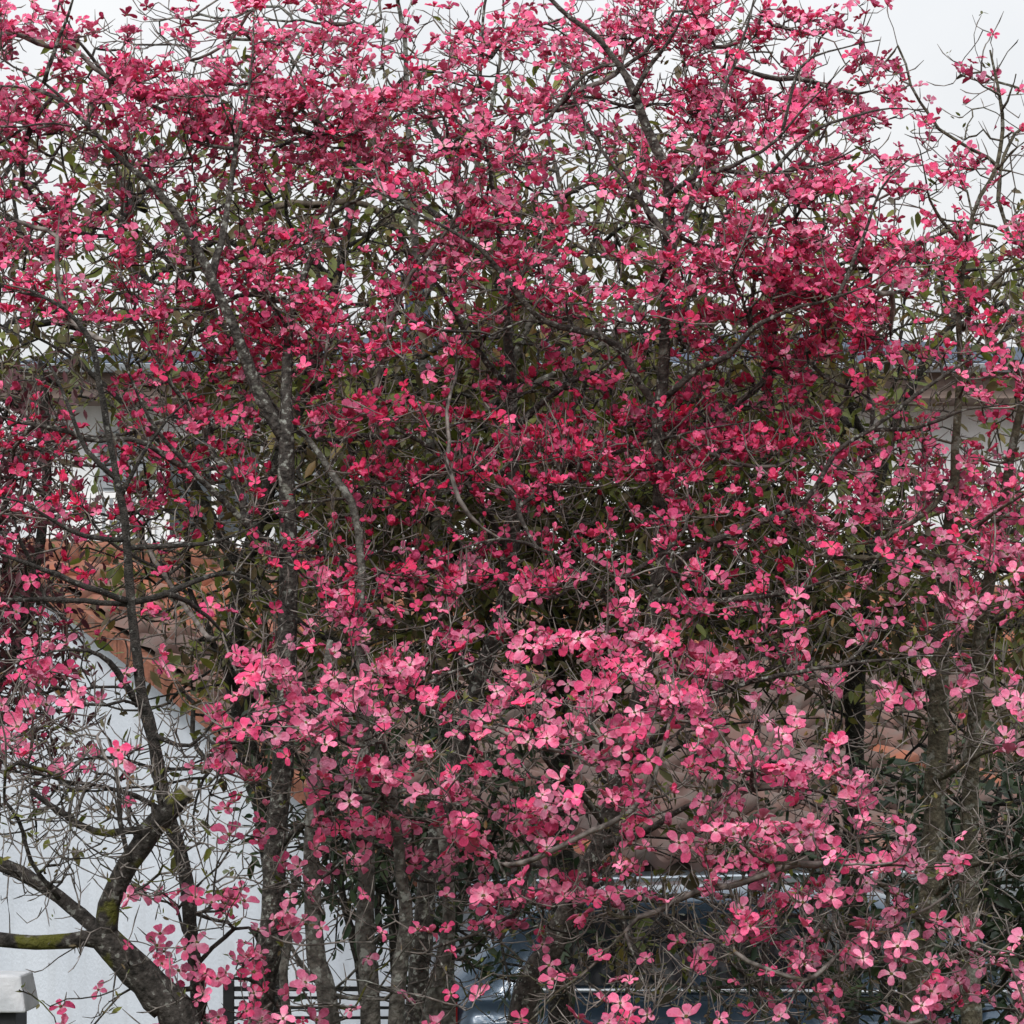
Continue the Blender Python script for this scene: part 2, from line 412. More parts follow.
m.prism(prof, 0, .1, LEN); m.build('gutter', gutter_m, ob)
m = MB(); m.tube([(.25, -.2, EZ-.13), (.25, -.2, EZ-.3), (.25, -.06, EZ-.5), (.25, -.06, .1)], .04, 10); m.build('downpipe', gutter_m, ob, smooth=True)
door_m = noisy('dark_stained_boards', (.02, .018, .016), (.045, .04, .035), 5, .7, stretch=(10, 10, .6))
m = MB(); m.box((2.2, -.05, 0), (4.8, -.003, 1.18))
for q in range(14): m.box((2.2+q*.186, -.066, .02), (2.36+q*.186, -.05, 1.16))
dr = m.build('door', door_m, ob); m = MB(); m.tube([(4.55, -.09, .62), (4.55, -.12, .62), (4.55, -.12, .78), (4.55, -.09, .78)], .012); m.build('handle', M['bark_grey'], dr)

# ---------------------------------------------------------------- blue hatchback under the eaves
paint, n, l, b = mat('pale_blue_car_paint')
b.inputs['Base Color'].default_value = (.055, .09, .135, 1); b.inputs['Metallic'].default_value = .45; b.inputs['Roughness'].default_value = .22; b.inputs['Coat Weight'].default_value = .6
cglass, n, l, b = mat('car_glass')
b.inputs['Base Color'].default_value = (.015, .02, .025, 1); b.inputs['Roughness'].default_value = .05; b.inputs['Specular IOR Level'].default_value = .7
rubber = noisy('tyre_rubber', (.015, .015, .015), (.03, .03, .03), 20, .8)
chrome = noisy('bright_trim', (.55, .57, .60), (.65, .67, .70), 4, .2, metal=.9)
alloy = noisy('alloy_wheel', (.35, .36, .38), (.45, .46, .48), 4, .35, metal=.8)
lamp_r, n, l, b = mat('red_lamp_glass'); b.inputs['Base Color'].default_value = (.35, .01, .01, 1); b.inputs['Roughness'].default_value = .15
lamp_w, n, l, b = mat('clear_lamp_glass'); b.inputs['Base Color'].default_value = (.6, .62, .65, 1); b.inputs['Roughness'].default_value = .1
# car's rear at local x=0, front at +4.2; width 1.74; nearest flank at y=0
car = thing('parked_car', ((424-512)*KP*15, 15.0, 0), 'dark blue five-door hatchback parked in front of the tiled outbuilding', 'car')
CWD = 1.74
def shell(stations, zoff=0.0):
    """stations: list of (x, [(y,z)...]) cross sections lofted; same count."""
    V = []; F = []
    n_ = len(stations[0][1])
    for x, sec in stations:
        for y, z in sec: V.append((x, y, z))
    for i in range(len(stations)-1):
        for j in range(n_-1):
            a_ = i*n_+j; F.append((a_, a_+1, a_+n_+1, a_+n_))
    F.append(tuple(range(n_))); F.append(tuple(range(len(V)-1, len(V)-n_-1, -1)))
    return V, F
def lower_sec(inset, zt, crown):
    # from bottom near flank round over the top to the far flank
    w = CWD
    return [(inset+.10, .22), (inset+.02, .34), (inset, .55), (inset+.015, .72), (inset+.05, zt-.05), (inset+.12, zt), (w/2, zt+crown),
            (w-inset-.12, zt), (w-inset-.05, zt-.05), (w-inset-.015, .72), (w-inset, .55), (w-inset-.02, .34), (w-inset-.10, .22)]
sts = [(0.0, lower_sec(.16, .80, .01)), (.06, lower_sec(.06, .88, .01)), (.25, lower_sec(.02, .92, .01)), (1.0, lower_sec(0, .92, .01)), (2.0, lower_sec(0, .90, .01)),
       (3.0, lower_sec(0, .88, .02)), (3.3, lower_sec(.01, .86, .03)), (3.8, lower_sec(.05, .78, .03)), (4.1, lower_sec(.14, .68, .02)), (4.2, lower_sec(.26, .56, .01))]
V, F = shell(sts); m = MB(); m.add(V, F); m.build('body', paint, car, smooth=True)
def cab_sec(w0, zt, inset_b, zb=.88):
    w = CWD
    return [(inset_b, zb), (inset_b+.02, zb+.04), (w0-.03, zt-.10), (w0+.05, zt-.02), (w/2, zt+.015), (w-w0-.05, zt-.02), (w-w0+.03, zt-.10), (w-inset_b-.02, zb+.04), (w-inset_b, zb)]
m = MB(); V, F = shell([(.10, cab_sec(.16, .98, .14)), (.50, cab_sec(.24, 1.36, .10)), (.75, cab_sec(.24, 1.41, .09)), (1.6, cab_sec(.23, 1.43, .08)), (2.2, cab_sec(.24, 1.40, .08)), (2.5, cab_sec(.26, 1.32, .09)), (3.15, cab_sec(.20, .93, .13))])
m.add(V, F); m.build('cabin', paint, car, smooth=True)
def yflank(zz, w0=.235, ib=.09, zt=1.41, zb=.92):  # side glass plane near flank
    t_ = (zz-zb)/(zt-.10-zb); return ib+.02+t_*(w0-.03-ib-.02)
def side_glass(poly, name, side):
    pts = []
    for X, Z in poly:
        y = yflank(Z)-.006
        pts.append((X, y if side == 0 else CWD-y, Z))
    m_ = MB(); n_ = len(pts); off = -.006 if side == 0 else .006
    m_.add(pts+[(p[0], p[1]+off, p[2]) for p in pts], [tuple(range(n_)), tuple(range(n_, 2*n_))]+[(i, (i+1) % n_, (i+1) % n_+n_, i+n_) for i in range(n_)])
    return m_.build(name, cglass, car)
for sd_ in (0, 1):
    side_glass([(.62, .96), (1.30, .95), (1.30, 1.30), (.86, 1.30), (.70, 1.22)], 'side_window', sd_)
    side_glass([(1.37, .95), (2.10, .945), (2.05, 1.30), (1.37, 1.305)], 'side_window', sd_)
    side_glass([(2.17, .945), (2.86, .94), (2.40, 1.25), (2.14, 1.295)], 'side_window', sd_)
    yy = -.008 if sd_ == 0 else CWD+.008
    m = MB(); m.tube([(.55, yflank(.935)-.02 if sd_ == 0 else CWD-yflank(.935)+.02, .935), (1.5, yflank(.93)-.02 if sd_ == 0 else CWD-yflank(.93)+.02, .93), (2.9, yflank(.925)-.02 if sd_ == 0 else CWD-yflank(.925)+.02, .925)], .012, 6); m.build('window_trim', chrome, car, smooth=True)
    for q in (.78, 3.38):
        m = MB(); y_ = .10 if sd_ == 0 else CWD-.10
        wy = -.012 if sd_ == 0 else CWD+.012
        a_, b_ = (wy, wy+.2) if sd_ == 0 else (wy-.2, wy)
        ring = []
        for (yy2, rr2) in ((a_, .24), (a_+.01, .29), (a_+.03, .305), (b_-.03, .305), (b_-.01, .29), (b_, .24)):
            ring.append([(q+rr2*math.cos(t_), yy2, .31+rr2*math.sin(t_)) for t_ in np.linspace(0, 2*math.pi, 24, endpoint=False)])
        V = [p for rg in ring for p in rg]; F = [(i*24+j, i*24+(j+1) % 24, (i+1)*24+(j+1) % 24, (i+1)*24+j) for i in range(5) for j in range(24)]
        F += [tuple(range(24)), tuple(range(143, 119, -1))]
        m.add(V, F); wh = m.build('wheel', rubber, car, smooth=False)
        m = MB(); yo = a_-.006 if sd_ == 0 else b_+.006
        for s5 in range(5):
            an = s5*2*math.pi/5
            m.tube([(q, yo, .31), (q+.2*math.cos(an), yo, .31+.2*math.sin(an))], .022, 6)
        m.tube([(q+.2*math.cos(t_), yo, .31+.2*math.sin(t_)) for t_ in np.linspace(0, 2*math.pi, 25)], .018, 6)
        m.build('rim', alloy, wh, smooth=True)
    m = MB(); yl = (.012, .10) if sd_ == 0 else (CWD-.10, CWD-.012)
    m.box((.03, yl[0]+.03, .66), (.16, yl[1]+.0, .90)); m.build('tail_light', lamp_r, car, bevel=.02)
    m = MB(); m.box((3.86, yl[0]+.07, .60), (4.10, yl[1]+.16, .73)) if sd_ == 0 else m.box((3.86, yl[0]-.16, .60), (4.10, yl[1]-.07, .73)); m.build('headlight', lamp_w, car, bevel=.02)
    m = MB(); ym = -.10 if sd_ == 0 else CWD+.10
    m.box((2.62, min(ym, ym+.16 if sd_ == 0 else ym-.16), .93), (2.74, max(ym, ym+.16 if sd_ == 0 else ym-.16), 1.06)); m.build('wing_mirror', paint, car, bevel=.03)
    for hxx in (1.18, 2.02):
        m = MB(); yh = -.012 if sd_ == 0 else CWD+.012
        m.tube([(hxx, yh+(.01 if sd_ == 0 else -.01), .78), (hxx+.03, yh-(.02 if sd_ == 0 else -.02), .78), (hxx+.15, yh-(.02 if sd_ == 0 else -.02), .78), (hxx+.18, yh+(.01 if sd_ == 0 else -.01), .78)], .014, 6); m.build('door_handle', paint, car, smooth=True)
m = MB(); m.add([(.155, .28, 1.0), (.155, CWD-.28, 1.0), (.455, CWD-.36, 1.30), (.455, .36, 1.30), (.145, .28, 1.005), (.145, CWD-.28, 1.005), (.445, CWD-.36, 1.305), (.445, .36, 1.305)],
                [(0, 1, 2, 3), (4, 5, 6, 7), (0, 1, 5, 4), (1, 2, 6, 5), (2, 3, 7, 6), (3, 0, 4, 7)]); m.build('rear_window', cglass, car)
m = MB(); m.add([(3.03, .26, 1.02), (3.03, CWD-.26, 1.02), (2.56, CWD-.34, 1.305), (2.56, .34, 1.305), (3.045, .26, 1.03), (3.045, CWD-.26, 1.03), (2.575, CWD-.34, 1.315), (2.575, .34, 1.315)],
                [(0, 1, 2, 3), (4, 5, 6, 7), (0, 1, 5, 4), (1, 2, 6, 5), (2, 3, 7, 6), (3, 0, 4, 7)]); m.build('windscreen', cglass, car)

# ---------------------------------------------------------------- slatted railing and gate pillar
D0 = 13.2
ral = thing('slatted_railing', ((330-512)*KP*D0, D0, 0), 'low dark metal railing of thin horizontal slats before the white gable', 'railing')
dm = noisy('black_metal', (.016, .017, .019), (.035, .036, .04), 12, .5, metal=.4)
zt = ZC-(985-HORIZON)*KP*D0
for q in range(16):
    m = MB(); zz = zt-.012-q*.042; m.box((-.42, -.012, zz-.006 if q else zz-.014), (.40, .012, zz+.006)); m.build('slat', dm, ral)
for xx in (-.45, .40):
    m = MB(); m.box((xx, -.02, 0), (xx+.045, .02, zt+.02)); m.build('post', dm, ral)
D0 = 11.5
gp = thing('gate_pillar', ((2-512)*KP*D0, D0, 0), 'black pillar with a pale grey stone cap at the lower left corner', 'pillar')
zt = ZC-(974-HORIZON)*KP*D0
m = MB(); m.box((-.2, -.07, 0), (.062, .19, zt-.135)); m.build('shaft', dm, gp)
m = MB()
m.add([(-.24, -.11, zt-.135), (.105, -.11, zt-.135), (.105, .23, zt-.135), (-.24, .23, zt-.135), (-.215, -.085, zt), (.082, -.085, zt), (.082, .205, zt), (-.215, .205, zt)],
      [(0, 3, 2, 1), (4, 5, 6, 7), (0, 1, 5, 4), (1, 2, 6, 5), (2, 3, 7, 6), (3, 0, 4, 7)])
m.build('cap', noisy('pale_cast_stone', (.42, .44, .46), (.55, .56, .58), 10, .85, bump=.3), gp, bevel=.008)

# ---------------------------------------------------------------- plants: skeletons, growth, blossom, leaves
class Plant:
    def __init__(s, name, label, cat, bark, twigm, group=None):
        s.name, s.label, s.cat, s.bark, s.twigm, s.group = name, label, cat, bark, twigm, group
        s.limbs = []      # (part name, array px,py,D,r_px)
        s.root = None
    def limb(s, part, pts, D=None, material=None):
        s.limbs.append((part, pts, material)); return s

class Forest:
    """Nodes of many plants; targets attach to the cheapest node."""
    def __init__(s, cap=260000):
        s.pos = np.zeros((cap, 3)); s.dir = np.zeros((cap, 3)); s.par = np.full(cap, -1); s.pl = np.zeros(cap, int)
        s.lim = np.zeros(cap); s.ok = np.zeros(cap, bool); s.skel = np.zeros(cap, bool); s.n = 0; s.tips = []
    def add(s, p, d_, par, pl, ok=True, lim=0., skel=False):
        i = s.n; s.pos[i] = p; s.dir[i] = d_; s.par[i] = par; s.pl[i] = pl; s.ok[i] = ok; s.lim[i] = lim; s.skel[i] = skel; s.n += 1
        return i
    def tree(s):
        s.kd = KDTree(s.n); s.kn = s.n
        for i in range(s.n): s.kd.insert(s.pos[i], i)
        s.kd.balance()
    def dists(s, pts):
        s.tree(); return np.array([s.kd.find(p)[2] for p in pts])
    def near(s, p):
        if not hasattr(s, 'kd') or s.n-s.kn > 1500: s.tree()
        ids = np.array([h[1] for h in s.kd.find_n(p, 40)]+list(range(s.kn, s.n)))
        v = p-s.pos[ids]; dist = np.sqrt((v*v).sum(1))+1e-6
        cosa = (v*s.dir[ids]).sum(1)/dist
        c = dist*(1+.45*(1-cosa)) + np.where(s.ok[ids], 0, 50)
        # twigs prefer to leave upward/outward rather than hang down
        c = c*(1+.25*np.clip(-v[:, 2]/dist-.2, 0, 1))
        k = int(np.argmin(c))
        if c[k] > 40:
            n = s.n; v = p-s.pos[:n]; return int(np.argmin((v*v).sum(1)+np.where(s.ok[:n], 0, 500)))
        return int(ids[k])
    def spurs(s, count, rng, weight):
        cand = np.array([i for i in range(s.n) if not s.skel[i]])
        w = np.array([weight(s.pos[i]) for i in cand]); w = w/w.sum()
        for i in rng.choice(cand, size=count, p=w):
            L = rng.uniform(.04, .15); dv = s.dir[i]+rng.normal(0, .65, 3)+np.array((0, 0, .3)); dv /= np.linalg.norm(dv)
            prev = i; p = s.pos[i].copy()
            for q in range(3):
                dv = dv+rng.normal(0, .15, 3)+np.array((0, 0, .20)); dv /= np.linalg.norm(dv)
                p = p+dv*L/3; prev = s.add(p, dv, prev, s.pl[i], ok=False)
            s.tips.append(prev)
    def grow(s, p, endn=None, seg=.05, wob=.10, tip=True, keep=.02):
        i = s.near(p)
        a = s.pos[i]; v = p-a; L = np.linalg.norm(v)
        if L < 1e-3: return i
        d0 = s.dir[i]; u = v/L
        c1 = a + (u*.65+d0*.35)*L*.4 + RN.normal(0, wob*.5, 3)*L
        e = endn if endn is not None else (u+np.array((0, 0, .6)))
        e = e/np.linalg.norm(e)
        c2 = p - e*L*.32 + RN.normal(0, wob*.35, 3)*L
        m_ = int(min(9, max(2, round(L/seg))))
        prev = i; last = a
        for q in range(1, m_+1):
            t_ = q/m_
            b_ = (1-t_)**3*a+3*(1-t_)**2*t_*c1+3*(1-t_)*t_*t_*c2+t_**3*p
            if q < m_: b_ = b_+RN.normal(0, .0025, 3)
            dd = b_-last; dd = dd/(np.linalg.norm(dd)+1e-9)
            far = L*(1-t_) > keep
            prev = s.add(b_, dd, prev, s.pl[i], ok=far or not tip); last = b_
        if tip: s.tips.append(prev)
        return prev

def build_plant(pl, roots):
    """the empty, trunk and limbs of a plant; returns dense skeleton nodes"""
    base = pl.limbs[0][1][0]
    bp = P(base[0], base[1], base[2]); bp[2] = 0
    pl.root = thing(pl.name, tuple(bp), pl.label, pl.cat, pl.group)
    pl.base = bp
    pl.rng = np.random.default_rng(len(roots)+5)
    nodes = []
    for part, pts, material in pl.limbs:
        c = np.array([[*P(x, y, D), r*KP*D] for x, y, D, r in pts])
        s_ = spline(c, .045)
        n = len(s_)
        wig = np.cumsum(pl.rng.normal(0, .0022, (n, 3)), 0); wig -= np.linspace(0, 1, n)[:, None]*wig[-1]
        s_[:, :3] += wig
        s_[:, 3] *= getattr(pl, 'slim', 1.0)
        s_[:, 3] *= 1+.05*np.convolve(pl.rng.normal(0, 1, n+4), np.ones(5)/3, 'valid')
        if part == 'limb' and pl is not Mo:
            t_ = np.linspace(0, 1, n); s_[:, 3] *= .86*(1-.6*t_**1.6)
        s_[:, 3] = np.maximum(s_[:, 3], .0022)
        big = s_[:, 3].max()
        V, F = tube_arrays(s_[:, :3]-bp, s_[:, 3], 12 if big > .02 else 8, cap=True, wob=.05, rng=pl.rng)
        mm = material or pl.bark
        mesh_obj(part, V, F, mm, pl.root)
        nodes.append(s_)
        if part == 'limb' and abs(pts[-1][0]-186) < 1 and pts[-1][1] == 792:
            e_ = s_[-1, :3]-bp; t_ = s_[-1, :3]-s_[-4, :3]; t_ /= np.linalg.norm(t_)
            V, F = tube_arrays(np.array([e_-t_*.006, e_+t_*.004, e_+t_*.006]), s_[-1, 3]*np.array((1.02, 1.0, .9)), 14, cap=True)
            mesh_obj('sawn_end', V, F, M['cut_wood'], bpy.data.objects[COL.objects[-1].name], smooth=False)
    return nodes

def forest_for(plants):
    f = Forest()
    for pi, pl in enumerate(plants):
        for (part, pts, material), s_ in zip(pl.limbs, build_plant(pl, plants)):
            T = np.gradient(s_[:, :3], axis=0); T /= np.linalg.norm(T, axis=1)[:, None]+1e-9
            for q in range(0, len(s_)):
                # the low bole does not sprout; limbs do
                py = HORIZON-(s_[q, 2]-ZC)/(KP*s_[q, 1])
                f.add(s_[q, :3], T[q], -1, pi, ok=py < pl.sprout and not (pl.name == 'pink_dogwood' and part == 'trunk' and py < 200 and s_[q, 0] > 1.3), lim=s_[q, 3], skel=True)
    return f

def twig_meshes(f, plants, rtip, expo, sides_small=4):
    n = f.n
    cnt = np.zeros(n)
    for i in f.tips: cnt[i] += 1
    kids = [[] for _ in range(n)]
    for i in range(n-1, -1, -1):
        p = f.par[i]
        if p >= 0:
            cnt[p] += max(cnt[i], .5) if not f.skel[p] else 0
            kids[p].append(i)
    rad = rtip*np.maximum(cnt, 1)**expo
    out = [([], [], [0]) for _ in plants]; outb = [([], [], [0]) for _ in plants]
    # chains: start at a node whose parent is skeleton or whose parent has this as a side branch
    lead = np.full(n, -1)
    for p in range(n):
        if kids[p] and not f.skel[p]: lead[p] = max(kids[p], key=lambda c: cnt[c])
    for i in range(n):
        if f.skel[i]: continue
        p = f.par[i]
        if not f.skel[p] and lead[p] == i: continue
        chain = [p, i]
        while lead[chain[-1]] >= 0: chain.append(lead[chain[-1]])
        pts = f.pos[chain].copy(); rr = rad[chain].copy()
        rr[0] = min(rr[1]*1.15, f.lim[p]*.9 if f.skel[p] else rad[p])
        rr[1] = min(rr[1], rr[0]*1.1)
        rr[-1] *= .55
        if len(rr) > 3 and cnt[chain[-1]] == 1: rr[-2] *= 1.45
        V, F = tube_arrays(pts, rr, 6 if rr[0] > .006 else sides_small)
        VV, FF, b_ = (outb if rr[0] > .0042 else out)[f.pl[i]]
        VV.append(V); FF.append(F+b_[0]); b_[0] += len(V)
    for nm, ou in (('twigs', out), ('branches', outb)):
        for pl, (VV, FF, b_) in zip(plants, ou):
            if VV:
                o = mesh_obj(nm, np.vstack(VV)-pl.base, np.vstack(FF), pl.twigm if nm == 'twigs' else pl.bark, pl.root); o['kind'] = 'stuff'

# --- the dogwoods -------------------------------------------------
def dd(D, *pts):  # constant or linearly changing distance
    n = len(pts); D0, D1 = (D, D) if np.isscalar(D) else D
    return [(p[0], p[1], D0+(D1-D0)*i/(n-1), p[2]) for i, p in enumerate(pts)]

DOG = 'pink dogwoods in bloom'
A = Plant('pink_dogwood', 'pink flowering dogwood with a straight dark trunk left of the middle, before the white gable', 'dogwood tree', M['bark'], M['twig'], DOG)
A.limb('trunk', dd(10.6, (256, 1355, 18), (262, 1024, 15), (270, 940, 14), (276, 850, 12), (282, 760, 11), (286, 680, 10), (288, 560, 9.5), (286, 470, 9), (286, 420, 8)))
A.limb('limb', dd((10.6, 10.5), (286, 440, 8), (262, 400, 8), (235, 330, 7.5), (213, 280, 7), (190, 232, 6.5), (163, 195, 6), (120, 160, 5.5), (74, 112, 4.5), (42, 82, 3.5), (0, 58, 3)))
A.limb('limb', dd((10.5, 10.3), (44, 84, 3), (58, 40, 2.6), (72, 0, 2.2), (80, -40, 1.5)))
A.limb('limb', dd((10.5, 10.6), (74, 112, 3.2), (40, 92, 3), (-10, 84, 2.4)))
A.limb('limb', dd((10.6, 11.2), (286, 430, 7), (291, 370, 6.5), (299, 300, 4.6), (330, 220, 3.6), (352, 130, 2.8), (358, 60, 2.2), (372, -10, 1.6)))
A.limb('limb', dd((10.6, 10.9), (213, 280, 5), (225, 220, 4.5), (236, 150, 3.5), (250, 70, 2.5), (255, 10, 1.8)))
A.limb('limb', dd((10.6, 10.1), (287, 560, 5), (250, 530, 4.5), (200, 480, 4), (150, 420, 3), (110, 330, 2.2)))
A.limb('limb', dd((10.6, 10.0), (284, 700, 5), (320, 690, 4.5), (370, 690, 4), (420, 705, 3), (455, 720, 2)))
A.limb('limb', dd((10.6, 9.8), (283, 740, 5), (250, 730, 4), (225, 740, 3), (205, 760, 2)))
A.limb('limb', dd((10.6, 9.7), (276, 850, 5), (310, 820, 4.5), (360, 800, 3.5), (420, 800, 2.6), (460, 805, 2)))
B = Plant('pink_dogwood', 'pink flowering dogwood with a leaning trunk in the middle, spreading up to the right', 'dogwood tree', M['bark_red'], M['twig'], DOG)
B.limb('trunk', dd((10.9, 10.7), (500, 1355, 19), (524, 1024, 16), (548, 955, 15), (578, 895, 14), (604, 845, 12.5), (618, 780, 11), (644, 680, 9.5), (657, 600, 8.5), (660, 540, 8), (660, 470, 7.5), (664, 390, 7), (668, 300, 6.5), (669, 215, 6.5), (664, 172, 6), (646, 132, 5.5), (632, 92, 5), (618, 66, 4), (598, 40, 3.2), (572, 18, 2.6), (540, -8, 2)))
B.limb('limb', dd((10.7, 10.2), (659, 480, 6), (653, 405, 6), (641, 384, 6), (621, 349, 5.5), (590, 332, 5.5), (545, 318, 5), (513, 287, 5), (488, 256, 4.5), (462, 236, 4), (410, 212, 3.2), (362, 184, 2.5), (330, 178, 1.8)))
B.limb('limb', dd((10.7, 10.5), (634, 96, 4), (650, 66, 3.5), (668, 44, 3), (678, 28, 2.6), (690, -5, 2)))
B.limb('limb', dd((10.7, 10.3), (669, 196, 4.5), (695, 177, 4), (722, 170, 3.8), (745, 158, 3.4), (775, 140, 3), (810, 100, 2.4), (850, 60, 1.8)))
B.limb('limb', dd((10.7, 10.4), (722, 170, 3), (770, 172, 3), (830, 160, 2.4), (880, 138, 1.8)))
B.limb('limb', dd((10.7, 11.0), (669, 240, 4), (640, 200, 3.6), (590, 130, 3), (560, 60, 2.4)))
B.limb('limb', dd((10.7, 11.1), (668, 260, 4), (710, 120, 3.4), (742, 30, 2.8), (760, -20, 2)))
B.limb('limb', dd((10.7, 10.1), (664, 400, 5), (700, 367, 4.5), (730, 356, 4.2), (752, 330, 4), (790, 312, 3.4), (835, 300, 2.6), (880, 280, 2), (920, 240, 1.5)))
B.limb('limb', dd((10.7, 10.2), (752, 330, 3), (745, 300, 2.6), (735, 270, 2.2), (750, 240, 1.6)))
B.limb('limb', dd((10.7, 10.2), (655, 585, 6), (700, 549, 5.5), (755, 524, 5), (806, 503, 4.5), (838, 452, 4.2), (870, 430, 4.2), (928, 386, 4), (985, 350, 3.4), (1030, 330, 3)))
B.limb('limb', dd((10.7, 10.2), (870, 430, 3), (920, 425, 2.8), (970, 408, 2.4), (1030, 402, 1.8)))
B.limb('limb', dd((10.7, 9.9), (622, 760, 6.5), (655, 735, 6), (692, 707, 5.5), (740, 682, 4.5), (810, 668, 3.6), (880, 660, 3), (960, 655, 2)))
B.limb('limb', dd((10.7, 9.7), (606, 845, 6), (650, 830, 5), (700, 800, 4.2), (750, 790, 3.4), (800, 790, 2.6), (850, 800, 2)))
B.limb('limb', dd((10.8, 9.7), (585, 890, 6), (640, 900, 5), (700, 895, 4.2), (760, 905, 3.4), (830, 930, 2.6), (880, 960, 2)))
B.limb('limb', dd((10.7, 9.8), (610, 830, 5), (575, 790, 4.4), (545, 760, 3.6), (520, 700, 2.8), (480, 660, 2)))
B.limb('limb', dd((10.8, 9.7), (570, 905, 5), (545, 870, 4.2), (510, 860, 3.2), (480, 845, 2.2)))
B.limb('limb', dd((10.8, 9.9), (600, 855, 5), (640, 960, 4.4), (700, 985, 3.6), (790, 985, 3), (870, 1005, 2)))
B.limb('limb', dd((10.7, 10.2), (650, 640, 5), (610, 600, 4.4), (560, 560, 3.6), (500, 540, 2.8), (430, 560, 2)))
B.limb('limb', dd((10.7, 10.0), (655, 600, 5), (720, 600, 4.2), (790, 590, 3.4), (850, 570, 2.6), (900, 560, 1.8)))
B.limb('limb', dd((10.4, 10.3), (770, 172, 2.8), (815, 130, 2.6), (855, 116, 2.4), (890, 108, 2), (925, 112, 1.6)))
B.limb('limb', dd((10.5, 10.4), (780, 138, 2.8), (800, 70, 2.4), (830, 52, 2), (880, 40, 1.6)))
B.limb('limb', dd((10.3, 10.3), (835, 300, 2.8), (860, 240, 2.6), (880, 190, 2.2), (910, 160, 1.8), (930, 150, 1.4)))
C = Plant('pink_dogwood', 'slender pink dogwood with a crooked stem between the two larger dogwoods', 'dogwood tree', M['bark'], M['twig'], DOG)
C.limb('trunk', dd(11.1, (398, 1355, 15), (417, 1024, 12), (427, 900, 11), (448, 790, 10), (476, 695, 9), (500, 625, 8.5), (512, 560, 8), (516, 480, 7), (513, 400, 6.4), (510, 330, 5), (505, 270, 3.6), (492, 190, 2.6), (480, 90, 2), (488, -10, 1.4)))
C.limb('limb', dd((11.1, 10.6), (512, 560, 5), (480, 500, 4.5), (430, 450, 4), (380, 420, 3), (330, 390, 2.2)))
C.limb('limb', dd((11.1, 10.7), (514, 430, 5), (560, 390, 4), (600, 370, 3.2), (640, 340, 2.2)))
C.limb('limb', dd((11.1, 11.0), (512, 390, 4.5), (470, 340, 4), (440, 290, 3.2), (400, 250, 2.6), (370, 300, 1.8)))
C.limb('limb', dd((11.1, 10.6), (478, 690, 5), (430, 620, 4), (390, 580, 3.2), (340, 560, 2.4)))
C.limb('limb', dd((11.1, 10.4), (516, 500, 4.6), (560, 470, 3.8), (620, 450, 3), (700, 430, 2.4), (760, 420, 1.8)))
C.limb('limb', dd((11.1, 10.2), (462, 740, 5), (480, 720, 4), (530, 690, 3), (590, 660, 2)))
E = Plant('pink_dogwood', 'pink dogwood at the right edge with one tall thin shoot against the sky', 'dogwood tree', M['bark_olive'], M['twig'], DOG)
E.limb('trunk', dd((10.9, 10.7), (900, 1355, 17), (914, 1024, 14), (930, 900, 13.5), (936, 780, 12.5), (941, 660, 11), (946, 580, 8.5), (956, 480, 6), (962, 390, 4.2), (962, 310, 3.2), (974, 220, 2.6), (996, 172, 2.5), (1002, 132, 2.3), (999, 96, 2), (990, 50, 1.2)))
E.limb('trunk', dd((11.1, 10.8), (975, 1355, 15), (970, 1000, 12), (969, 900, 11.5), (972, 800, 10.5), (978, 680, 9), (992, 560, 7), (1015, 440, 5), (1040, 320, 3.5)))
E.limb('limb', dd((10.7, 10.6), (998, 168, 2.2), (1012, 152, 1.8), (1030, 138, 1.4)))
E.limb('limb', dd((10.7, 10.6), (1001, 112, 2), (1012, 92, 1.6), (1016, 74, 1.2)))
E.limb('limb', dd((10.7, 10.6), (999, 96, 1.8), (984, 86, 1.5), (974, 78, 1.2)))
E.limb('limb', dd((10.8, 10.6), (962, 330, 4), (985, 290, 3.4), (1030, 255, 2.6)))
E.limb('limb', dd((10.8, 10.5), (968, 250, 3), (935, 210, 2.4), (925, 180, 2), (920, 150, 1.4)))
E.limb('limb', dd((10.8, 10.2), (956, 480, 4.6), (920, 520, 4), (880, 540, 3.2), (840, 545, 2.4)))
E.limb('limb', dd((10.8, 10.1), (948, 560, 5), (985, 520, 4.2), (1030, 490, 3.4)))
E.limb('limb', dd((10.8, 9.9), (936, 780, 5), (985, 750, 4.2), (1040, 735, 3.4)))
E.limb('limb', dd((10.9, 9.8), (930, 900, 5), (965, 870, 4.4), (1000, 862, 3.8), (1050, 850, 3)))
E.limb('limb', dd((10.9, 9.7), (925, 930, 5), (900, 900, 4), (870, 880, 3), (850, 850, 2)))
E.limb('limb', dd((10.9, 9.6), (916, 1010, 5), (950, 960, 4.2), (990, 950, 3.4), (1040, 960, 2.4)))
Lp = Plant('pink_dogwood', 'young pink dogwood with a thin dark stem at the left, over the orange tiled roof', 'dogwood tree', M['bark_dark'], M['twig'], DOG)
Lp.limb('trunk', dd((9.9, 9.9), (206, 1355, 11), (201, 1024, 9), (192, 940, 8.5), (184, 870, 8), (166, 805, 8), (151, 735, 7.5), (139, 690, 6.5), (133, 640, 5.5), (129, 590, 5.5), (123, 515, 5), (115, 475, 4.5), (106, 425, 4), (98, 380, 3.6), (88, 335, 3), (64, 308, 2.2), (30, 290, 1.6)))
Lp.limb('limb', dd((9.9, 9.6), (130, 602, 4.8), (100, 592, 4.6), (60, 577, 4.4), (28, 564, 4.2), (-20, 545, 3.4)))
Lp.limb('limb', dd((9.9, 10.1), (130, 604, 4.2), (70, 600, 4.2), (0, 600, 4), (-40, 596, 3)))
Lp.limb('limb', dd((9.9, 10.1), (131, 600, 4.6), (165, 593, 4.4), (192, 582, 4), (230, 572, 3.8), (262, 586, 3), (290, 610, 2)))
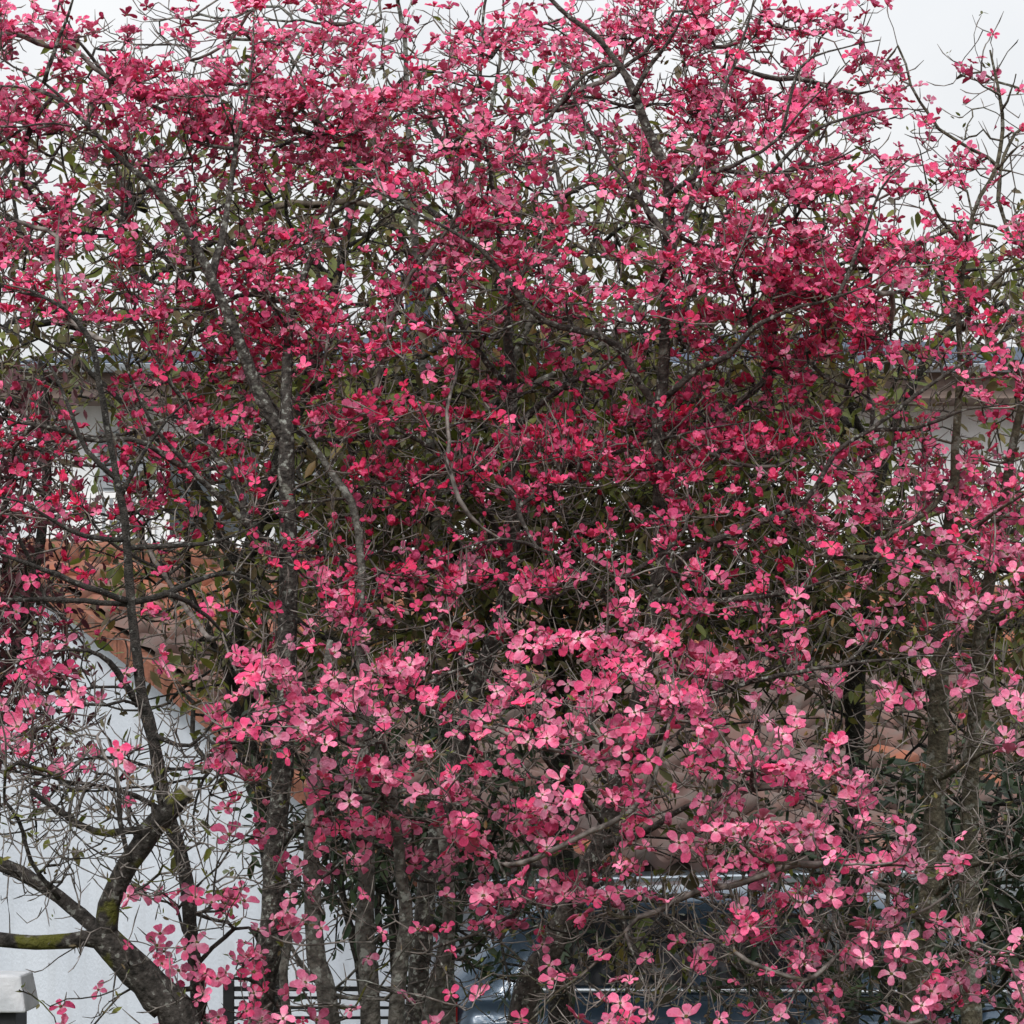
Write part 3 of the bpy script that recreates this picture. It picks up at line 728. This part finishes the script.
Lp.limb('limb', dd((9.9, 10.2), (165, 593, 4.2), (188, 602, 4), (215, 625, 3.2), (235, 650, 2)))
Lp.limb('limb', dd((9.9, 9.7), (125, 540, 4), (85, 535, 3.8), (55, 520, 3.2), (20, 500, 2.6), (-20, 495, 2)))
Lp.limb('limb', dd((9.9, 9.9), (127, 548, 4), (170, 545, 3.8), (205, 541, 3.4), (240, 533, 2.8), (280, 510, 2)))
Lp.limb('limb', dd((9.9, 9.7), (140, 705, 5.5), (118, 672, 5), (100, 655, 4), (70, 650, 3), (20, 660, 2)))
Lp.limb('limb', dd((9.9, 10.0), (115, 478, 3.8), (88, 452, 3.6), (70, 410, 3.2), (58, 380, 2.8), (40, 350, 2), (10, 330, 1.5)))
Lp.limb('limb', dd((9.9, 9.8), (120, 500, 3.2), (150, 440, 2.8), (190, 400, 2.2), (230, 390, 1.6)))
Lp.limb('limb', dd((9.9, 9.7), (152, 735, 4), (190, 745, 3.2), (215, 720, 2.4), (240, 700, 1.6)))
Lp.limb('limb', dd((9.9, 9.6), (168, 812, 4), (120, 790, 3.6), (60, 780, 2.8), (0, 770, 2)))
Mo = Plant('old_lopped_tree', 'old leaning tree at lower left with a mossy branch and a sawn-off limb', 'tree', M['bark_moss'], M['twig'])
Mo.limb('trunk', dd(9.6, (240, 1355, 26), (188, 1040, 21), (160, 995, 19), (128, 960, 17), (104, 936, 15.5), (98, 928, 13)))
Mo.limb('limb', dd((9.6, 9.5), (112, 944, 9), (85, 939, 8.5), (50, 942, 8), (0, 939, 7.5), (-90, 932, 6)))
Mo.limb('limb', dd((9.6, 9.8), (104, 936, 8), (80, 914, 7.5), (45, 890, 7), (0, 866, 7), (-80, 830, 5)))
Mo.limb('limb', dd((9.6, 9.5), (106, 942, 12), (110, 905, 11), (128, 865, 10.5), (152, 830, 10.5), (172, 808, 11), (186, 792, 9)))
Mo.limb('limb', dd((9.5, 9.5), (130, 862, 3), (120, 820, 2.6), (118, 780, 2), (110, 740, 1.5)))
Mo.limb('limb', dd((9.5, 9.6), (140, 830, 4), (95, 832, 4), (65, 815, 3.5), (30, 790, 2.4)))
Mo.limb('limb', dd((9.6, 9.4), (60, 898, 2.6), (32, 860, 2.4), (20, 820, 2), (4, 800, 1.5)))
for p_, sp_ in ((A, 900), (B, 1100), (C, 850), (E, 1100), (Lp, 860), (Mo, 990)): p_.sprout = sp_
A.sprout = 1010
B.slim = .86; E.slim = .84; Lp.slim = .84; C.slim = .9; A.slim = .94
DW = [A, B, C, E, Lp, Mo]
F1 = forest_for(DW)

# blossom coverage over the crown, 32 x 32 cells (0 none .. 9 solid), read off the photograph
GRID = """
65123426 45653123 55478862 56530000
76544322 76664467 76566655 54550011
33688776 87655664 35534666 56454042
78568877 78888666 76546887 77764211
63455566 67776566 54555566 76434332
42224455 46775466 51356355 67644531
46342333 12212477 54223544 45545332
66543434 55413557 55411577 88755565
56423446 76225565 56345676 88777522
45556555 57656444 66445776 78863333
10122455 77765443 22224643 88852353
00004556 45442334 34442123 76333244
22134544 14444345 23344665 64233144
55224565 15554355 67666787 54223433
43345555 11265465 57667665 54566665
54545433 20134554 64213533 34466787
31332322 22232123 23335322 45365665
23212200 34545564 44242443 33535667
11210000 12564564 66242544 22233566
23333132 43664444 35445546 52343553
34422315 53367544 56677676 53345122
67621025 77768635 66677765 34134455
43111146 67646545 46787654 31120125
43332045 33364453 45652555 54410014
22331155 44677665 46465356 77730001
00020121 42677675 76255367 67653100
00000212 33445266 66353456 66357500
00010104 43223256 67542366 65444400
00004455 54022036 65653147 66454220
00004436 24143133 03011256 66655553
00020565 44000010 15341423 45412666
02001566 63012410 23553332 45334654
"""
GR = np.array([[int(c) for c in ln.replace(' ', '')] for ln in GRID.strip().split('\n')], float)/9.0
assert GR.shape == (32, 32)
def gsample(G, x, y):
    n = G.shape[0]; c = 1024/n
    fx = np.clip(x/c-.5, 0, n-1.001); fy = np.clip(y/c-.5, 0, n-1.001)
    i, j = int(fy), int(fx); a_, b_ = fy-i, fx-j
    return (G[i, j]*(1-a_)*(1-b_)+G[i+1, j]*a_*(1-b_)+G[i, j+1]*(1-a_)*b_+G[i+1, j+1]*a_*b_)

# smooth random field for tier-like grouping
def field(nx, ny, seed):
    return np.random.default_rng(seed).random((ny, nx))
FT = field(34, 40, 3)
def tier(x, y):
    ny, nx = FT.shape
    fx = np.clip((x+40)/1104*(nx-1), 0, nx-1.01); fy = np.clip((y+40)/1104*(ny-1), 0, ny-1.01)
    i, j = int(fy), int(fx); a_, b_ = fy-i, fx-j
    return FT[i, j]*(1-a_)*(1-b_)+FT[i+1, j]*a_*(1-b_)+FT[i, j+1]*(1-a_)*b_+FT[i+1, j+1]*a_*b_
FD = field(9, 12, 8)
def dep(x, y):
    ny, nx = FD.shape
    fx = np.clip(x/1024*(nx-1), 0, nx-1.01); fy = np.clip(y/1024*(ny-1), 0, ny-1.01)
    i, j = int(fy), int(fx); a_, b_ = fy-i, fx-j
    return FD[i, j]*(1-a_)*(1-b_)+FD[i+1, j]*a_*(1-b_)+FD[i, j+1]*(1-a_)*b_+FD[i+1, j+1]*a_*b_

def crown_depth(x, y):
    low = np.clip((y-560)/160, 0, 1)          # the low sprays hang nearest
    base = 10.75-.85*low
    base += .5*np.clip((300-y)/300, 0, 1)
    if x < 230: base -= .45*(1-x/230)*(1-.4*low)
    return base+(dep(x, y)-.5)*.8+R.gauss(0, .15)

LOOK = []  # per-flower traits
def traits(x, y):
    """size in px, openness, paleness, facing: flowers nearest us in the lower sprays are wide open and paler; those of the middle are still half closed"""
    low = np.clip((y-545)/150, 0, 1)
    mid = math.exp(-((y-470)/110)**2)*np.clip((900-x)/120, 0, 1)
    top = np.clip((300-y)/120, 0, 1)
    right = np.clip((x-780)/120, 0, 1)*np.clip((y-420)/60, 0, 1)
    op = .66+.24*low-.34*mid+.06*top
    pale = .50+.24*low-.14*mid+.18*top+.20*right
    size = 19.0+4.0*low-1.2*mid+1.5*right
    return size, op, pale, max(low, right*.8)

def mid_of(x, y): return math.exp(-((y-480)/120)**2)*float(np.clip((900-x)/120, 0, 1))
flowers = []
for gi in range(33):
    for gj in range(34):
        cx_, cy_ = gj*32-32, gi*32
        cov = gsample(GR, np.clip(cx_+16, 0, 1023), np.clip(cy_+16, 0, 1023)) if not (0 <= gj-1 < 32 and gi < 32) else GR[gi, gj-1]*.85+.15*gsample(GR, cx_+16, cy_+16)
        if GR[min(gi, 31), min(max(gj-1, 0), 31)] == 0: cov = 0
        cov = cov*(cov+.33)/1.10 if cy_ < 600 else cov*(cov+.16)/.93
        size, op, pale, face = traits(cx_+16, cy_+16)
        area = size*size*(.19+.08*face)*(.75+.3*op)
        lam = -math.log(1-min(.86, cov*(1.0+.02*mid_of(cx_, cy_))))*1024/area*(1.12+.18*float(np.clip((640-cy_)/100, 0, 1)))
        k_ = int(lam)+(R.random() < lam-int(lam))
        for q in range(k_):
            best = None
            for _ in range(3 if cy_ > 560 else 2):
                x_, y_ = cx_+R.uniform(-3, 35), cy_+R.uniform(-3, 35)
                s_ = tier(x_, y_)
                if best is None or s_ > best[0]: best = (s_, x_, y_)
            _, x_, y_ = best
            size, op, pale, face = traits(x_, y_)
            D_ = crown_depth(x_, y_)
            sz = size*max(.55, R.gauss(1, .19))*KP*10.2*(1 if face > .5 else 1.0)
            op_ = min(1, max(.05, R.gauss(op, .22))); pale_ = min(1, max(0, R.gauss(pale, .22)))
            if R.random() < .08: op_ = R.uniform(0, .15); sz *= .7
            tx = R.gauss(0, .62); ty = R.gauss(-.62-.40*face, .52)
            nv = np.array((tx, ty, 1.0)); nv /= np.linalg.norm(nv)
            flowers.append((P(x_, y_, D_), nv, sz, op_, pale_, R.random(), x_, y_))
print('flowers', len(flowers))

# scaffold branches first, then a twig to every flower, then bare twigs
fp = np.array([f_[0] for f_ in flowers])
sc = []
order = RN.permutation(len(flowers))
for i in order:
    if all(np.linalg.norm(fp[i]-fp[j]) > .24 for j in sc): sc.append(i)
nsk = F1.n
dsk = F1.dists(fp); sc.sort(key=lambda i: dsk[i])
for i in sc: F1.grow(fp[i]-np.array((0, 0, .05)), endn=None, seg=.06, wob=.16, tip=False)
ds = F1.dists(fp)
owner = np.zeros(len(flowers), int)
for i in np.argsort(ds):
    p, nv = flowers[i][0], flowers[i][1]
    t_ = F1.grow(p-nv*.008, endn=nv+np.array((0, 0, .35)), seg=.05, wob=.12)
    owner[i] = F1.pl[t_]
# bare twigs, 16 x 16 cells: twigs per cell
BT = """
5 5 5 5 5 6 7 5 4 5 6 6 3 0 1 4
6 6 6 6 6 6 6 6 6 7 7 7 6 2 4 6
7 8 8 7 6 6 6 7 7 8 8 8 6 4 6 8
8 9 9 8 7 7 7 8 8 9 9 8 7 5 6 8
8 9 9 9 8 7 8 9 9 9 9 8 7 7 8 8
8 8 9 9 9 9 9 10 10 10 10 9 9 9 9 7
8 8 9 9 10 10 10 11 11 11 10 9 9 9 9 7
9 9 10 10 10 11 11 11 11 10 10 10 10 9 8 8
10 9 11 12 12 12 12 12 12 12 12 11 11 10 9 9
9 8 8 11 12 12 12 12 12 12 12 12 12 11 10 10
8 8 8 10 12 12 11 11 10 10 11 11 12 12 12 12
13 13 12 10 10 10 10 10 9 9 10 11 11 11 11 11
18 19 17 11 10 10 9 9 9 9 10 10 11 11 12 12
15 16 15 11 8 8 8 9 9 9 10 10 10 11 11 11
4 6 6 6 6 6 6 9 13 15 17 17 16 14 12 12
4 6 5 5 5 5 5 8 12 15 17 17 16 14 12 12
"""
BTG = np.array([[float(v) for v in ln.split()] for ln in BT.strip().split('\n')])
bare = []
for i in range(16):
    for j in range(16):
        for q in range(int(BTG[i, j]*1.7)):
            x_, y_ = j*64+R.uniform(0, 64), i*64+R.uniform(0, 64)
            D_ = crown_depth(x_, y_)+R.uniform(-.1, .7)
            if x_ < 250 and y_ > 730: D_ = 9.55+R.gauss(0, .18)
            bare.append(P(x_, y_, D_))
bare = np.array(bare)
ds = F1.dists(bare)
bt = []
for i in np.argsort(ds):
    e_ = RN.normal(0, .5, 3)+np.array((0, 0, .9))
    bt.append(F1.grow(bare[i], endn=e_, seg=.045, wob=.22))
def spur_w(p):
    px = 512+p[0]/(KP*p[1]); py = HORIZON-(p[2]-ZC)/(KP*p[1])
    return BTG[min(15, max(0, int(py/64))), min(15, max(0, int(px/64)))]**2
F1.spurs(8000, RN, spur_w)
twig_meshes(F1, DW, .0016, .335)
print('twig nodes', F1.n)

# --- blossom geometry ----------------------------------------------
TT = np.array((0., .18, .42, .70, .90, 1.0)); HW = np.array((.026, .074, .142, .172, .118, .026))
def blossom(op, pale, tint, rng, size):
    V = []; FA = []; SL = []; AT = []
    for k_ in range(4):
        ang = k_*math.pi/2+rng.normal(0, .10)
        ln = .5*(1.0 if k_ % 2 else .88)*(1+rng.normal(0, .10)); wd = (1+rng.normal(0, .14))*.95*(.9 if op < .4 else 1)
        phi0 = math.radians(78-66*op+rng.normal(0, 10)); curl = math.radians(rng.normal(-28, 38)+(34 if op < .3 else 0))
        ca, sa = math.cos(ang), math.sin(ang)
        r_ = .03; z_ = 0.; pts = []
        for i in range(6):
            if i:
                ph = phi0+curl*(TT[i]+TT[i-1])/2
                st = (TT[i]-TT[i-1])*ln
                r_ += st*math.cos(ph); z_ += st*math.sin(ph)
            ph = phi0+curl*TT[i]
            for s in (-1, 0, 1):
                w = HW[i]*wd*s*ln/.5
                cupz = (.10*abs(s)-.045)*math.sin(math.pi*min(1, TT[i]*1.1))+rng.normal(0, .022)
                rr = r_-math.sin(ph)*cupz; zz = z_+math.cos(ph)*cupz
                if i == 5 and s == 0: rr -= .035*math.cos(ph); zz -= .035*math.sin(ph)
                pts.append((rr*ca-w*sa, rr*sa+w*ca, zz))
        b_ = len(V)
        for sheet in (0, 1):
            off = -.010*sheet
            for q, p in enumerate(pts):
                V.append((p[0], p[1], p[2]+off)); AT.append((TT[q//3], tint, pale))
        for sheet in (0, 1):
            o_ = b_+18*sheet
            for i in range(5):
                for s in range(2):
                    a_ = o_+i*3+s; f_ = (a_, a_+3, a_+4, a_+1)
                    FA.append(f_ if sheet == 0 else f_[::-1]); SL.append(sheet)
    V = np.array(V)*size
    return V, np.array(FA), np.array(SL), np.array(AT)
# button of true flowers in the middle: bumpy dome
def centre(size, rng):
    V = [(0, 0, .062)]; F = []
    for i, (rr, zz) in enumerate(((.048, .055), (.070, .02), (.045, -.015))):
        for j in range(6):
            a_ = j*math.pi/3+i*.5; k_ = rr*(1+rng.normal(0, .12)); V.append((k_*math.cos(a_), k_*math.sin(a_), zz+rng.normal(0, .006)))
    for j in range(6):
        F.append((0, 1+j, 1+(j+1) % 6, 0))
        for i in range(2):
            a_ = 1+i*6; F.append((a_+j, a_+6+j, a_+6+(j+1) % 6, a_+(j+1) % 6))
    return np.array(V)*size, F
def frame(nv, spin):
    z = nv/np.linalg.norm(nv); x = np.cross((0.3, 1, .1), z); x /= np.linalg.norm(x); y = np.cross(z, x)
    c, s = math.cos(spin), math.sin(spin)
    return np.stack([x*c+y*s, -x*s+y*c, z], 1)
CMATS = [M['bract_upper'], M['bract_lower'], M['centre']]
for pi, pl in enumerate(DW):
    idx = [i for i in range(len(flowers)) if owner[i] == pi]
    if not idx: continue
    # those that show largest: wide, open, near, and inside the frame
    def show(i):
        p, nv, sz, op, pale, tint, x_, y_ = flowers[i]
        inside = 8 < x_ < 1016 and 8 < y_ < 1016
        return (sz/p[1])*(.4+.6*op)*(.5+max(0, -nv[1]))*(1 if inside else .01)
    idx.sort(key=show, reverse=True)
    VV = []; FF = []; SS = []; AA = []; b_ = 0
    for rank, i in enumerate(idx):
        p, nv, sz, op, pale, tint, x_, y_ = flowers[i]
        rng = np.random.default_rng(1000+i)
        V, F, SL, AT = blossom(op, pale, tint, rng, sz)
        CV, CF = centre(sz, rng)
        Rm = frame(nv, rng.uniform(0, math.pi))
        if rank < 100:
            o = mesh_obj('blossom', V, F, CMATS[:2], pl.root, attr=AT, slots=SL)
            M4 = Matrix([[*Rm[0], 0], [*Rm[1], 0], [*Rm[2], 0], [0, 0, 0, 1]])
            M4.translation = Vector(p-pl.base); o.matrix_local = M4
            mesh_obj('flower_centre', CV, [tuple(dict.fromkeys(f_)) for f_ in CF], M['centre'], o)
        else:
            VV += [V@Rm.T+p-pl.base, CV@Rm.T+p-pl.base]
            FF += [F+b_, np.array(CF)+b_+len(V)]; b_ += len(V)+len(CV)
            SS += [SL, np.full(len(CF), 2)]; AA += [AT, np.zeros((len(CV), 3))]
    if VV:
        Fq = np.vstack(FF); VA = np.vstack(VV); SA = np.concatenate(SS)
        # the dome's top fan is triangular: keep quads only and split off nothing (degenerate corner removed by validate)
        fl = [tuple(dict.fromkeys(f_)) for f_ in Fq.tolist()]
        o = mesh_obj('blossoms', VA, fl, CMATS, pl.root, attr=np.vstack(AA), slots=SA); o['kind'] = 'stuff'
    print(pl.label[:40], len(idx))

# --- leaves ---------------------------------------------------------
def leaves(points, rng, length, droop, name, material, pl, width=.42):
    n = len(points)
    dirs = rng.normal(0, 1, (n, 3)); dirs[:, 2] = dirs[:, 2]*.6-droop
    dirs /= np.linalg.norm(dirs, axis=1)[:, None]
    up = rng.normal(0, .5, (n, 3))+np.array((0, -.3, 1.)); sidev = np.cross(dirs, up); sidev /= np.linalg.norm(sidev, axis=1)[:, None]+1e-9
    nor = np.cross(sidev, dirs)
    L = length*np.clip(rng.normal(1, .25, n), .45, 1.6)[:, None]
    wv = L*width*.5
    st = np.stack
    v = [points, points+dirs*L*.3+sidev*wv*.85-nor*L*.02, points+dirs*L*.3-sidev*wv*.85-nor*L*.02, points+dirs*L*.35-nor*L*.09,
         points+dirs*L*.65+sidev*wv*.8-nor*L*.05, points+dirs*L*.65-sidev*wv*.8-nor*L*.05, points+dirs*L*.68-nor*L*.11, points+dirs*L-nor*L*.16]
    V = np.stack(v, 1).reshape(-1, 3)
    q = np.array([(0, 1, 4, 3), (0, 3, 5, 2), (3, 4, 7, 6), (3, 6, 7, 5)])
    F = (np.arange(n)[:, None, None]*8+q[None]).reshape(-1, 4)
    tone = np.repeat(np.clip(rng.normal(.45, .25, n), 0, 1), 8)
    AT = np.stack([tone*0, tone, tone*0], 1)
    o = mesh_obj(name, V-pl.base, F, material, pl.root, attr=AT); o['kind'] = 'stuff'
    return o
# a few young bronze leaves unfolding on bare dogwood twigs
for pi, pl in enumerate(DW):
    pts = [F1.pos[t_] for t_ in bt if F1.pl[t_] == pi and R.random() < .30]
    if pts: 
        pts = np.repeat(np.array(pts), 3, 0)+RN.normal(0, .006, (3*len(pts), 3))
        leaves(pts, RN, .026, -.6, 'young_leaves', M['leaf_olive'], pl)

# --- leafy trees, shrubs and bare tree behind --------------------------
G1 = Plant('leafy_tree', 'olive leaved tree with a dark trunk behind the dogwoods, left over the tiled roof', 'tree', M['bark_dark'], M['twig_brown'], 'leafy trees behind the dogwoods')
G1.limb('trunk', dd((13.6, 13.2), (272, 1300, 13), (268, 900, 11), (240, 745, 10.5), (226, 650, 10), (240, 560, 9), (286, 430, 7), (318, 330, 5.5), (345, 230, 4), (360, 150, 2.4)))
G1.limb('limb', dd((13.5, 13.0), (238, 565, 7), (190, 480, 6), (130, 410, 5), (60, 350, 3.5), (0, 325, 2)))
G1.limb('limb', dd((13.4, 13.0), (286, 430, 5), (220, 320, 4.5), (150, 240, 3.5), (80, 190, 2.4)))
G1.limb('limb', dd((13.4, 13.8), (260, 500, 5), (330, 420, 4), (400, 370, 3), (450, 300, 2)))
G2 = Plant('leafy_tree', 'olive leaved tree standing highest behind the middle of the dogwoods', 'tree', M['bark_dark'], M['twig_brown'], 'leafy trees behind the dogwoods')
G2.limb('trunk', dd((14.2, 13.8), (560, 1290, 14), (556, 900, 12), (552, 700, 11), (540, 560, 9), (520, 420, 7), (500, 300, 5.5), (470, 200, 4), (430, 120, 2.4)))
G2.limb('limb', dd((14.1, 13.6), (548, 620, 7), (600, 500, 6), (650, 400, 5), (690, 280, 3.6), (710, 180, 2.4)))
G2.limb('limb', dd((14.1, 13.6), (540, 560, 6), (460, 500, 5), (400, 470, 4), (350, 420, 2.6)))
G2.limb('limb', dd((14.1, 13.9), (520, 430, 5), (570, 320, 4), (600, 220, 3), (610, 150, 2)))
G3 = Plant('leafy_tree', 'olive leaved tree behind the right-hand dogwood, before the white wall', 'tree', M['bark_dark'], M['twig_brown'], 'leafy trees behind the dogwoods')
G3.limb('trunk', dd((14.2, 13.6), (842, 1290, 13), (846, 900, 11), (850, 680, 10), (862, 540, 8), (890, 430, 6), (930, 350, 4.6), (985, 290, 3)))
G3.limb('limb', dd((14.0, 13.4), (852, 650, 6), (790, 560, 5), (760, 460, 4), (770, 370, 3), (800, 300, 2)))
G3.limb('limb', dd((14.0, 13.4), (858, 570, 5), (940, 530, 4), (1020, 510, 3), (1060, 500, 2)))
G3.limb('limb', dd((14.0, 13.4), (880, 460, 4), (850, 390, 3.4), (870, 300, 2.6), (880, 200, 1.6)))
S1 = Plant('evergreen_shrub', 'dark glossy leaved shrub in front of the car at the lower right', 'shrub', M['bark_dark'], M['twig_brown'])
S1.limb('stem', dd((12.6, 12.4), (960, 1300, 8), (965, 1050, 7), (980, 900, 5), (1000, 790, 3)))
S1.limb('stem', dd((12.6, 12.4), (940, 1300, 7), (900, 1050, 5), (870, 940, 4), (850, 850, 2.6)))
S1.limb('stem', dd((12.6, 12.3), (950, 1300, 6), (860, 1100, 5), (780, 1010, 4), (730, 960, 2.4)))
S2 = Plant('evergreen_shrub', 'dark green shrub between the grey stems at the bottom, left of the car', 'shrub', M['bark_dark'], M['twig_brown'])
S2.limb('stem', dd((12.4, 12.2), (400, 1300, 8), (396, 1000, 6), (385, 860, 5), (380, 740, 3)))
S2.limb('stem', dd((12.4, 12.2), (410, 1300, 7), (440, 1000, 5), (470, 880, 4), (500, 780, 2.6)))
S2.limb('stem', dd((12.4, 12.2), (395, 1300, 6), (365, 1000, 5), (345, 900, 3.6), (330, 800, 2.4)))
PU = Plant('purple_leaf_shrub', 'maroon leaved shrub with thin dark stems at the left edge', 'shrub', M['bark_dark'], M['twig_brown'])
PU.limb('stem', dd((12.2, 12.0), (-150, 1300, 7), (-70, 850, 6), (20, 640, 5.5), (45, 500, 5), (46, 410, 4), (40, 360, 2.4)))
PU.limb('stem', dd((12.2, 12.0), (-170, 1300, 6), (-110, 900, 5), (-30, 640, 4), (10, 480, 2.4)))
for p_ in (G1, G2, G3, S1, S2, PU): p_.sprout = 1200
LG = """
0 0 0 0 0 0 0 0 0 0 0 0 0 0 0 0
1 1 1 1 1 1 2 2 0 1 1 1 0 0 0 0
4 4 4 4 4 4 3 4 3 3 3 3 2 1 0 0
4 4 5 4 7 6 5 5 5 6 5 4 3 1 0 1
3 4 5 6 5 1 6 7 6 3 4 4 5 5 6 6
5 5 5 6 7 6 7 8 8 8 7 7 7 6 4 2
4 2 5 5 7 8 9 8 8 8 8 8 8 6 1 1
3 2 4 5 6 8 8 8 8 8 8 8 6 4 3 4
2 2 4 5 7 8 8 8 8 8 8 8 8 7 7 7
1 2 2 5 7 7 7 8 7 8 8 8 8 8 7 7
1 1 1 4 5 6 5 5 4 4 4 4 4 3 5 5
2 1 1 2 5 6 4 4 3 2 2 2 2 2 3 5
1 0 0 2 4 6 6 4 3 2 2 2 3 4 6 6
0 0 0 1 3 7 7 6 3 2 1 2 3 5 7 7
0 0 0 0 1 3 4 4 3 2 2 3 3 5 6 7
0 0 0 0 0 0 0 1 2 1 2 2 3 5 6 7
"""
LGG = np.array([[float(v) for v in ln.split()] for ln in LG.strip().split('\n')])/9
def leaf_region(plants, cellok, Dlo, Dhi, per, seed, llen, spread, names):
    f = forest_for(plants)
    rr = random.Random(seed); rng = np.random.default_rng(seed)
    tg = []
    for i in range(16):
        for j in range(-1, 17):
            jj = min(15, max(0, j))
            if not cellok(jj*64+32, i*64+32): continue
            c_ = min(.965, LGG[i, jj]*1.08)
            la = (llen/(KP*(Dlo+Dhi)/2))**2*.115
            lam = -math.log(1-c_)*4096/la/per
            for q in range(int(lam)+(rr.random() < lam % 1)):
                tg.append(P(j*64+rr.uniform(-8, 72), i*64+rr.uniform(-8, 72), rr.uniform(Dlo, Dhi)))
    tg = np.array(tg)
    ds = f.dists(tg)
    own = []
    for i in np.argsort(ds):
        t_ = f.grow(tg[i], endn=rng.normal(0, .6, 3)+np.array((0, 0, .2)), seg=.08, wob=.15)
        own.append((f.pl[t_], tg[i]))
    f.spurs(9000 if len(plants) > 1 else 500, rng, lambda p: 1.0)
    twig_meshes(f, plants, .0022, .40)
    for pi, pl in enumerate(plants):
        c_ = np.array([p for o_, p in own if o_ == pi])
        if not len(c_): continue
        pts = np.repeat(c_, per, 0)+rng.normal(0, spread, (per*len(c_), 3))
        leaves(pts, rng, llen, .5, 'foliage', names, pl)
    print('leaf targets', len(tg))
low_right = lambda x, y: x > 700 and y > 740
low_mid = lambda x, y: 250 < x <= 560 and y > 690
edge = lambda x, y: x < 64 and 400 < y < 780
leaf_region([G1, G2, G3], lambda x, y: not low_right(x, y) and not low_mid(x, y) and not edge(x, y), 12.6, 15.2, 7, 21, .075, .07, M['leaf_olive'])
leaf_region([S1], low_right, 11.9, 13.2, 6, 22, .075, .06, M['leaf_dark'])
leaf_region([S2], low_mid, 11.8, 12.9, 6, 23, .06, .06, M['leaf_dark'])
LGG[:, 0] = .62
leaf_region([PU], edge, 11.6, 12.8, 8, 24, .045, .07, M['leaf_maroon'])

# grey lichened stems of a multi-stemmed bare shrub at the bottom, and a bare tree reaching over the top
BS = Plant('grey_stemmed_shrub', 'multi-stemmed bare shrub with lichen grey stems at the bottom, right of the straight dogwood', 'shrub', M['bark_grey'], M['twig'])
BS.limb('stem', dd(10.3, (350, 1340, 13), (332, 1024, 11), (318, 960, 10), (313, 900, 9), (312, 830, 7), (318, 740, 5), (330, 640, 3)))
BS.limb('stem', dd((10.4, 10.6), (372, 1340, 12), (372, 1024, 10), (368, 940, 9.5), (370, 860, 8), (366, 760, 6), (362, 640, 5), (358, 520, 4), (330, 470, 3.4), (296, 420, 2.4)))
BS.limb('stem', dd((10.3, 10.1), (362, 1340, 10), (392, 1024, 8), (402, 930, 7), (398, 860, 6), (390, 770, 4)))
BS.limb('stem', dd((10.3, 10.3), (356, 1340, 9), (290, 1024, 5), (287, 940, 4.4), (296, 870, 3)))
BS.limb('stem', dd((10.5, 10.5), (380, 1340, 12), (425, 1040, 9), (440, 960, 8), (448, 900, 6), (440, 820, 4)))
TB = Plant('bare_tree', 'bare grey twigged tree rising above the dogwoods into the sky at the top', 'tree', M['bark_grey'], M['twig'])
TB.limb('trunk', dd((13.0, 12.8), (452, 1300, 9), (450, 800, 7), (440, 500, 6), (424, 300, 4.6), (412, 150, 3.4), (408, 60, 2.6), (394, -20, 1.8)))
TB.limb('limb', dd((12.9, 12.7), (424, 300, 4), (470, 200, 3.4), (496, 90, 3), (503, 10, 2.4), (500, -40, 1.8)))
TB.limb('limb', dd((12.9, 12.6), (440, 500, 6), (530, 320, 5), (560, 210, 4), (545, 100, 3.4), (565, 40, 2.4)))
TB.limb('limb', dd((12.9, 12.7), (418, 220, 4), (350, 130, 3.4), (300, 70, 2.6), (270, 0, 1.8)))
TB.limb('limb', dd((12.9, 12.6), (470, 420, 5), (620, 330, 4.4), (700, 180, 3.6), (730, 60, 2.8), (760, -10, 2)))
BS.sprout = 930; TB.sprout = 330
f2 = forest_for([BS, TB])
rr = random.Random(5); tg = []
for q in range(170): tg.append(P(rr.uniform(270, 480), rr.uniform(660, 1020), 10.3+rr.gauss(0, .3)))
for q in range(420): tg.append(P(rr.uniform(130, 780), rr.triangular(-30, 300, 30), 12.7+rr.gauss(0, .4)))
tg = np.array(tg); ds = f2.dists(tg)
for i in np.argsort(ds): f2.grow(tg[i], endn=RN.normal(0, .4, 3)+np.array((0, 0, .8)), seg=.06, wob=.16)
twig_meshes(f2, [BS, TB], .0019, .42)
print('objects', len(bpy.data.objects))
